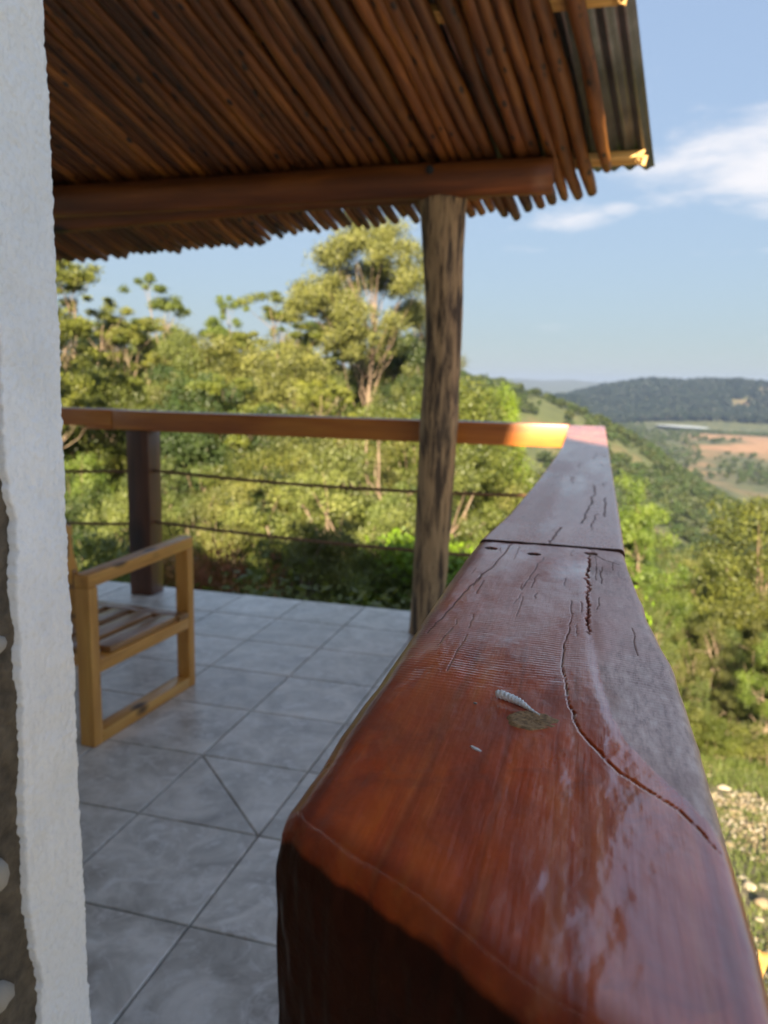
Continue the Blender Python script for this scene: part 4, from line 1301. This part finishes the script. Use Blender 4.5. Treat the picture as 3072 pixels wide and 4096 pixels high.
# forest rows
GRPL = {
 'gum': ('tall gum tree in the dense forest left of the log post', 'gum trees in the forest beyond the deck'),
 'open_gum': ('loose-leaved gum tree with pale limbs in the forest below the deck', 'open gum trees in the forest beyond the deck'),
 'umbrella': ('flat-crowned wattle tree in the forest beyond the deck', 'wattle trees in the forest beyond the deck'),
 'dense': ('full bushy green tree in the forest beyond the deck', 'bushy trees in the forest beyond the deck'),
 'pole': ('slender thin-trunked young tree on the slope beyond the deck', 'slender trees on the slope beyond the deck'),
 'shrub': ('leafy green shrub on the slope below the deck', 'shrubs on the slope below the deck')}
rgF = np.random.default_rng(2024)
def rowf(az0, az1, n, r0, r1, el0, el1, kinds, wide=(.8, 1.15), mats=(None,), rowname='in the forest'):
    for q in range(n):
        az = az0 + (az1-az0)*(q+.5+rgF.uniform(-.4, .4))/n
        r = rgF.uniform(r0, r1)
        kd = kinds[rgF.integers(len(kinds))]
        cm = mats[rgF.integers(len(mats))]
        col = {None: 'mid-green', 'gum_leaves': 'olive-green', 'wattle_leaves': 'yellow-green', 'deep_green_leaves': 'dark green'}[cm.name if cm else None]
        sec = next(t for lim, t in ((-33, 'beside the white wall'), (-26, 'around the square dark post'), (-15, 'between square post and log post'), (-9.5, 'just behind the log post'), (-1, 'between log post and red rail'), (7, 'close right of the red rail'), (90, 'toward the right picture edge')) if az < lim)
        kn_ = {'gum': 'tall gum tree', 'open_gum': 'pale-limbed gum tree', 'umbrella': 'flat-crowned tree', 'dense': 'bushy tree', 'pole': 'slender tree', 'shrub': 'shrub'}[kd]
        tree(kd, int(rgF.integers(3)), az, r, top_el=rgF.uniform(el0, el1), wide=rgF.uniform(*wide), label=col+' '+kn_+' '+rowname+' '+sec, group=GRPL[kd][1], crown_mat=cm)
LG = (None, L_deep, L_gum, L_wattle, None)
# left forest, back to front
rowf(-46, -11, 16, 62, 80, 1.2, 3.2, ['dense', 'umbrella'], (.6, .9), LG, "in the farthest row")
rowf(-46, -12, 15, 48, 60, 2.0, 4.0, ['umbrella', 'dense', 'umbrella'], (.6, .85), LG, "far back")
rowf(-46, -27, 8, 40, 47, 3.0, 4.6, ['umbrella', 'dense'], (.6, .8), LG, "on the left skyline")
rowf(-44, -11, 14, 36, 44, .2, 2.8, ['dense', 'open_gum', 'pole'], (.65, .95), LG, "in the upper middle")
rowf(-44, -10, 14, 28, 35, -2.5, .8, ['dense', 'open_gum', 'umbrella'], (.7, 1.0), LG, "mid-way down")
rowf(-43, -9, 13, 22, 27, -5.5, -1.5, ['dense', 'open_gum', 'open_gum'], (.7, 1.0), LG, "in the lower middle")
rowf(-43, -8, 12, 17, 21, -9, -4.5, ['open_gum', 'pole', 'dense'], (.7, 1.0), LG, "on the near slope")
rowf(-42, -8, 14, 13, 16, -15, -10, ['pole', 'open_gum', 'open_gum', 'shrub'], (.8, 1.15), LG, "just below the ropes")
rowf(-42, -10, 15, 11, 13, -19, -16.5, ['shrub'], (.9, 1.3), LG, "at the deck edge")
# valley to the right, falling away
rowf(-10, 16, 22, 150, 205, -12.5, -10, ['dense', 'pole', 'umbrella'], (.9, 1.2), LG, "on the far valley floor")
rowf(-10, 17, 20, 105, 145, -13, -10.5, ['dense', 'pole', 'umbrella'], (.9, 1.2), LG, "across the valley floor")
rowf(-10, 17, 18, 74, 100, -13.5, -10.5, ['dense', 'pole', 'open_gum'], (.9, 1.2), LG, "in mid-valley")
rowf(-10, 17, 15, 50, 70, -14, -10.5, ['dense', 'pole', 'open_gum'], (.85, 1.1), LG, "on the upper valley floor")
rowf(-9, 17, 15, 36, 48, -14.5, -11, ['dense', 'pole', 'open_gum'], (.8, 1.0), LG, "down the slope")
rowf(-8, 18, 14, 27, 34, -16.5, -12, ['pole', 'open_gum', 'dense'], (.8, 1.05), LG, "lower on the slope")
rowf(-8, 18, 14, 21.5, 26, -18, -13, ['pole', 'open_gum', 'pole'], (.75, 1.0), LG, "on the nearer slope")
rowf(-7, 19, 14, 17.6, 20.5, -19.5, -13.0, ['pole', 'pole', 'open_gum'], (.7, 1.0), LG, "in the front row")
rowf(2, 19, 12, 16.6, 17.8, -22.6, -20.5, ['shrub'], (1.0, 1.5), LG, "at the clearing's rim")
# ridge line trees of the hill and outside the frame at the sides
rowf(20, 60, 8, 30, 60, -8, -3, ['dense', 'gum'], (.9, 1.1), LG, "outside the frame")
rowf(-75, -46, 8, 25, 55, 1, 5, ['dense', 'gum'], (.9, 1.1), LG, "outside the frame")

# far woods: crowns too many to count, scattered by geometry nodes over the hills
def far_crown(name, seed, mat, k=26, n=9):
    rg = np.random.default_rng(seed)
    u = rg.normal(size=(k, 3)); u /= np.linalg.norm(u, axis=1)[:, None]
    C = u*[.34, .34, .28]*rg.uniform(.4, 1, (k, 1)) + [0, 0, .58]
    R = np.ones((k, 3))*[.17, .17, .12]
    V, F = leaves(rg, C, R, n, .17, .6, .1, .4)
    Vt, Ft = tube([(0, 0, 0), (0, 0, .5)], [.02, .012], 4, cap=False)
    me = mesh_np(name, np.concatenate([V, Vt]), [np.concatenate([F, Ft[0]+len(V)])])
    me.materials.append(mat)
    return bpy.data.objects.new(name, me)
def scatter(name, pts, scl, protos, label):
    me = bpy.data.meshes.new(name)
    me.vertices.add(len(pts)); me.vertices.foreach_set('co', np.asarray(pts, np.float32).ravel())
    at = me.attributes.new('size', 'FLOAT', 'POINT'); at.data.foreach_set('value', np.asarray(scl, np.float32))
    o = bpy.data.objects.new(name, me); COL.objects.link(o)
    ng = bpy.data.node_groups.new(name, 'GeometryNodeTree')
    ng.interface.new_socket('Geometry', in_out='INPUT', socket_type='NodeSocketGeometry')
    ng.interface.new_socket('Geometry', in_out='OUTPUT', socket_type='NodeSocketGeometry')
    gi = ng.nodes.new('NodeGroupInput'); go = ng.nodes.new('NodeGroupOutput')
    jn = ng.nodes.new('GeometryNodeJoinGeometry')
    for q, p in enumerate(protos):
        oi = ng.nodes.new('GeometryNodeObjectInfo'); oi.inputs['Object'].default_value = p
        ip = ng.nodes.new('GeometryNodeInstanceOnPoints')
        rv = ng.nodes.new('FunctionNodeRandomValue'); rv.data_type = 'FLOAT_VECTOR'
        rv.inputs['Min'].default_value = (0, 0, 0); rv.inputs['Max'].default_value = (0, 0, 6.283)
        sa = ng.nodes.new('GeometryNodeInputNamedAttribute'); sa.data_type = 'FLOAT'; sa.inputs['Name'].default_value = 'size'
        ix = ng.nodes.new('GeometryNodeInputIndex')
        md = ng.nodes.new('FunctionNodeCompare'); md.data_type = 'INT'; md.operation = 'EQUAL'
        mm = ng.nodes.new('ShaderNodeMath'); mm.operation = 'MODULO'; mm.inputs[1].default_value = len(protos)
        ng.links.new(ix.outputs[0], mm.inputs[0]); ng.links.new(mm.outputs[0], md.inputs[2]); md.inputs[3].default_value = q
        ng.links.new(gi.outputs[0], ip.inputs['Points']); ng.links.new(md.outputs[0], ip.inputs['Selection'])
        ng.links.new(oi.outputs['Geometry'], ip.inputs['Instance'])
        ng.links.new(rv.outputs['Value'], ip.inputs['Rotation'])
        ng.links.new(sa.outputs['Attribute'], ip.inputs['Scale'])
        ng.links.new(ip.outputs[0], jn.inputs[0])
    ng.links.new(jn.outputs[0], go.inputs[0])
    md_ = o.modifiers.new('scatter', 'NODES'); md_.node_group = ng
    o['kind'] = 'stuff'; o['label'] = label
    return o
FC = [far_crown('far_crown', q, L_far) for q in range(4)]
FD = [far_crown('plantation_crown', q+9, L_dark) for q in range(2)]
def pts_polar(n, az0, az1, r0, r1, keep, smin, smax, seed):
    rg = np.random.default_rng(seed)
    az = np.radians(rg.uniform(az0, az1, n)); r = np.sqrt(rg.uniform(r0*r0, r1*r1, n))
    x = r*np.sin(az); y = r*np.cos(az)
    k = keep(x, y, np.degrees(az), r, rg)
    x, y = x[k], y[k]
    z = terrain(x, y)-.3
    return np.stack([x, y, z], -1), rg.uniform(smin, smax, len(x))
p1, s1 = pts_polar(11000, -16, 17, 205, 420, lambda x, y, a, r, g: (fbm(x/22+13, y/22+28, 47) < .22) & (g.random(len(x)) < np.clip(1.2-1.7*(fbm(x/50+1, y/50+2, 51)+.15), .25, 1)), 2.4, 5.6, 1)
scatter('hillside_scrub', p1, s1, FC, 'green bush and scrub covering the valley hillside')
p2, s2 = pts_polar(2600, -16, 18, 95, 215, lambda x, y, a, r, g: g.random(len(x)) < .9, 3.5, 6.0, 2)
scatter('valley_wood', p2, s2, FC, 'mass of small trees filling the valley floor')
p3, s3 = pts_polar(4500, -8, 18, 560, 1330, lambda x, y, a, r, g: ((fbm(x/60+3, y/60+8, 41) < -.12) & (r < 1080)) | ((r > 1040) & (r < 1110)) | (a < 3.2) | ((r < 1080) & (a < 7) & (g.random(len(x)) < .7)), 3.5, 6.5, 3)
scatter('plateau_wood', p3, s3, FC, 'dark woods on the cleared plateau')
p4, s4 = pts_polar(9000, -6, 18, 1340, 1960, lambda x, y, a, r, g: ~((r > 1520) & (a > 8.6) & (fbm(x/60+3, y/60+8, 41) > -.05)), 9, 16, 4)
scatter('plantation_hill_wood', p4, s4, FD, 'dark plantation covering the far hill')

# reservoir / white sheeting on the plateau and far white buildings
def poly_patch(name, pts, z, mat):
    P = np.array([(r*math.sin(rad(a)), r*math.cos(rad(a)), z) for a, r in pts])
    return link(name, mesh_np(name, P, np.arange(len(P))[None, :]), mat)
M_water = Mat('pale_water'); M_water.set('Base Color', (.45, .50, .52)); M_water.set('Roughness', .22); M_water = M_water.m
wz = -44.6
wtr = poly_patch('water', [(3.9, 1262), (4.6, 1226), (5.8, 1195), (7.0, 1185), (7.5, 1200), (7.2, 1250), (6.2, 1290), (5.0, 1300), (4.1, 1290)], wz, M_water)
wtr['kind'] = 'structure'
M_white = simple('white_paint_wall', (.72, .72, .70), .8, 0, 2, .05, 0)
M_roofg = simple('grey_roof', (.35, .34, .34), .7, 0, 2, .1, 0)
for q, (a, r, w, h, lb) in enumerate([(-3.62, 1395, 9, 5.5, 'leftmost far white building beyond the hill ridge'), (-3.10, 1400, 5, 3.6, 'middle far white building beyond the hill ridge'), (-2.72, 1390, 8, 4.2, 'rightmost far white building beyond the hill ridge')]):
    x_, y_ = r*math.sin(rad(a)), r*math.cos(rad(a)); z_ = float(terrain(x_, y_))+1.5
    e = thing('far_building', lb, 'building', (x_, y_, z_))
    link('wall', mesh_np('wall', box_v(-w/2, w/2, -4, 4, -3, h), HEX), M_white, e)
    link('roof', mesh_np('roof', np.array([(-w/2-.5, -4.5, h+.05), (w/2+.5, -4.5, h+.05), (w/2+.5, 4.5, h+.05), (-w/2-.5, 4.5, h+.05), (-w/2, 0, h+1), (w/2, 0, h+1)]), [np.array([[0, 3, 2, 1], [0, 1, 5, 4], [2, 3, 4, 5]]), np.array([[1, 2, 5], [3, 0, 4]])]), M_roofg, e)

# ------------------------------------------------------------------ clearing: stones, litter, grass
SMc = [rock_mesh('stone', 40+q, (1, .8, .55), .45, 2) for q in range(5)]
gS = np.random.default_rng(77)
M_st = [simple('chalky_stone', (.34, .29, .21), .9, 0, 9, .4, .5, .01), simple('tan_stone', (.24, .18, .11), .9, 0, 9, .3, .5, .01)]
for m_ in SMc: pass
SMb = [(m_.copy(), m_) for m_ in SMc]
for a_, b_ in SMb: a_.materials.append(M_st[0]); b_.materials.append(M_st[1])
for q in range(80):
    r = gS.uniform(8.2, 15.5); az = gS.uniform(6.5, 19)
    x_, y_ = r*math.sin(rad(az)), r*math.cos(rad(az)); z_ = float(terrain(x_, y_))
    s_ = .035 + .11*gS.random()**2.2
    o = bpy.data.objects.new('stone', SMb[q % 5][0 if gS.random() < .6 else 1]); COL.objects.link(o)
    o.location = (x_, y_, z_+s_*gS.uniform(-.2, .15)); o.scale = (s_*gS.uniform(.7, 1.5), s_*gS.uniform(.7, 1.3), s_*gS.uniform(.6, 1.2)); o.rotation_euler = (gS.uniform(-.3, .3), gS.uniform(-.3, .3), gS.uniform(0, 6.28))
    o['label'] = 'pale broken stone lying on the sunlit grassy clearing below the rail'; o['category'] = 'stone'; o['group'] = 'stones scattered on the clearing'
# small litter and chips
n = 9000
r = np.sqrt(gS.uniform(7.0**2, 16.5**2, n)); az = np.radians(gS.uniform(-2, 22, n))
keep = fbm(r*np.sin(az)*.9+5, r*np.cos(az)*.9+5, 131) > -.25
r, az = r[keep], az[keep]; n = len(r)
X_ = r*np.sin(az); Y_ = r*np.cos(az); Z_ = terrain(X_, Y_)
nz = gS.normal(size=(n, 3)); nz[:, 2] = abs(nz[:, 2])+1.0; nz /= np.linalg.norm(nz, axis=1)[:, None]
a_ = np.cross(nz, gS.normal(size=(n, 3))); a_ /= np.linalg.norm(a_, axis=1)[:, None]; b_ = np.cross(nz, a_)
s_ = gS.uniform(.018, .055, (n, 1)); C_ = np.stack([X_, Y_, Z_+.015], -1)
V = np.stack([C_-a_*s_, C_+b_*s_*.6, C_+a_*s_, C_-b_*s_*.6], 1).reshape(-1, 3)
Vt = C_ + nz*s_*.5
Vall = np.concatenate([V, Vt])
q0 = np.arange(n)*4; t0 = 4*n+np.arange(n)
F3 = np.concatenate([np.stack([q0+i, q0+(i+1) % 4, t0], -1) for i in range(4)])
lm = Mat('chips_and_leaf_litter'); gg = lm.N('ShaderNodeNewGeometry')
lm.set('Base Color', lm.ramp(gg.outputs['Random Per Island'], [(0, (.10, .08, .04)), (.45, (.20, .15, .08)), (.8, (.33, .27, .18)), (1, (.50, .46, .38))])); lm.set('Roughness', .9)
o = link('chips', mesh_np('chips', Vall, F3), lm.m); o['kind'] = 'stuff'; o['label'] = 'dry leaf litter and stone chips on the clearing'
# grass
n = 60000
r = np.sqrt(gS.uniform(6.5**2, 17.5**2, n)); az = np.radians(gS.uniform(-12, 24, n))
dn = fbm(r*np.sin(az)*.7+15, r*np.cos(az)*.7+5, 141)
keep = (dn > -.05) | (gS.random(n) < .2) | (r > 14.8)
r, az = r[keep], az[keep]; n = len(r)
X_ = r*np.sin(az); Y_ = r*np.cos(az); Z_ = terrain(X_, Y_)-.01
h = gS.uniform(.04, .13, n)*(1+.9*(r > 14.5)); th = gS.uniform(0, 6.28, n); w = .007
B_ = np.stack([X_, Y_, Z_], -1); dx = np.stack([np.cos(th), np.sin(th), 0*th], -1)*w
tp = B_ + np.stack([gS.normal(size=n)*h*.4, gS.normal(size=n)*h*.4, h], -1)
V = np.stack([B_-dx, B_+dx, tp], 1).reshape(-1, 3)
gmat = leaf_mat('grass_blades', (.06, .09, .018), (.10, .14, .03), (.20, .20, .06), trans=.2)
o = link('grass', mesh_np('grass', V, np.arange(3*n).reshape(-1, 3)), gmat); o['kind'] = 'stuff'; o['label'] = 'short patchy grass on the clearing'
# splintered timber offcut standing on the slope, right edge of the picture
def offcut():
    g = np.random.default_rng(4); mb = MB()
    for q in range(6):
        a = -.055+q*.0185; V = box_v(a, a+.0175, -.022, .022, 0, .34+g.uniform(-.03, .03))
        V[4:, 0] += g.uniform(0, .01); V[:4, 0] *= .45
        mb.add(V, HEX)
    return mb.mesh('timber_offcut')
def at_az(az, r): return r*math.sin(rad(az)), r*math.cos(rad(az))
ox, oy = at_az(13.75, 7.35); oz = float(terrain(ox, oy))
o = link('timber_offcut', offcut(), M_batten, loc=(ox, oy, oz-.03)); o.rotation_euler = (.05, .12, 0)
tag(o, 'splintered bright yellow timber offcut stuck upright in the ground beside the rail', 'offcut')

# ------------------------------------------------------------------ haze
hz = Mat('haze')
hz.t.nodes.remove(hz.b)
pv = hz.N('ShaderNodeVolumePrincipled')
pv.inputs['Color'].default_value = (.30, .42, .72, 1)
pv.inputs['Density'].default_value = 1.5e-4
pv.inputs['Anisotropy'].default_value = 0.1
hz.L(pv.outputs[0], hz.out.inputs['Volume'])
HZ_ON = True
if HZ_ON:
    o = link('haze', mesh_np('haze', box_v(-6100, 6100, -6100, 6100, -90, 125), HEX), hz.m)
    o['kind'] = 'stuff'; o['label'] = 'thin blue haze over the valley'
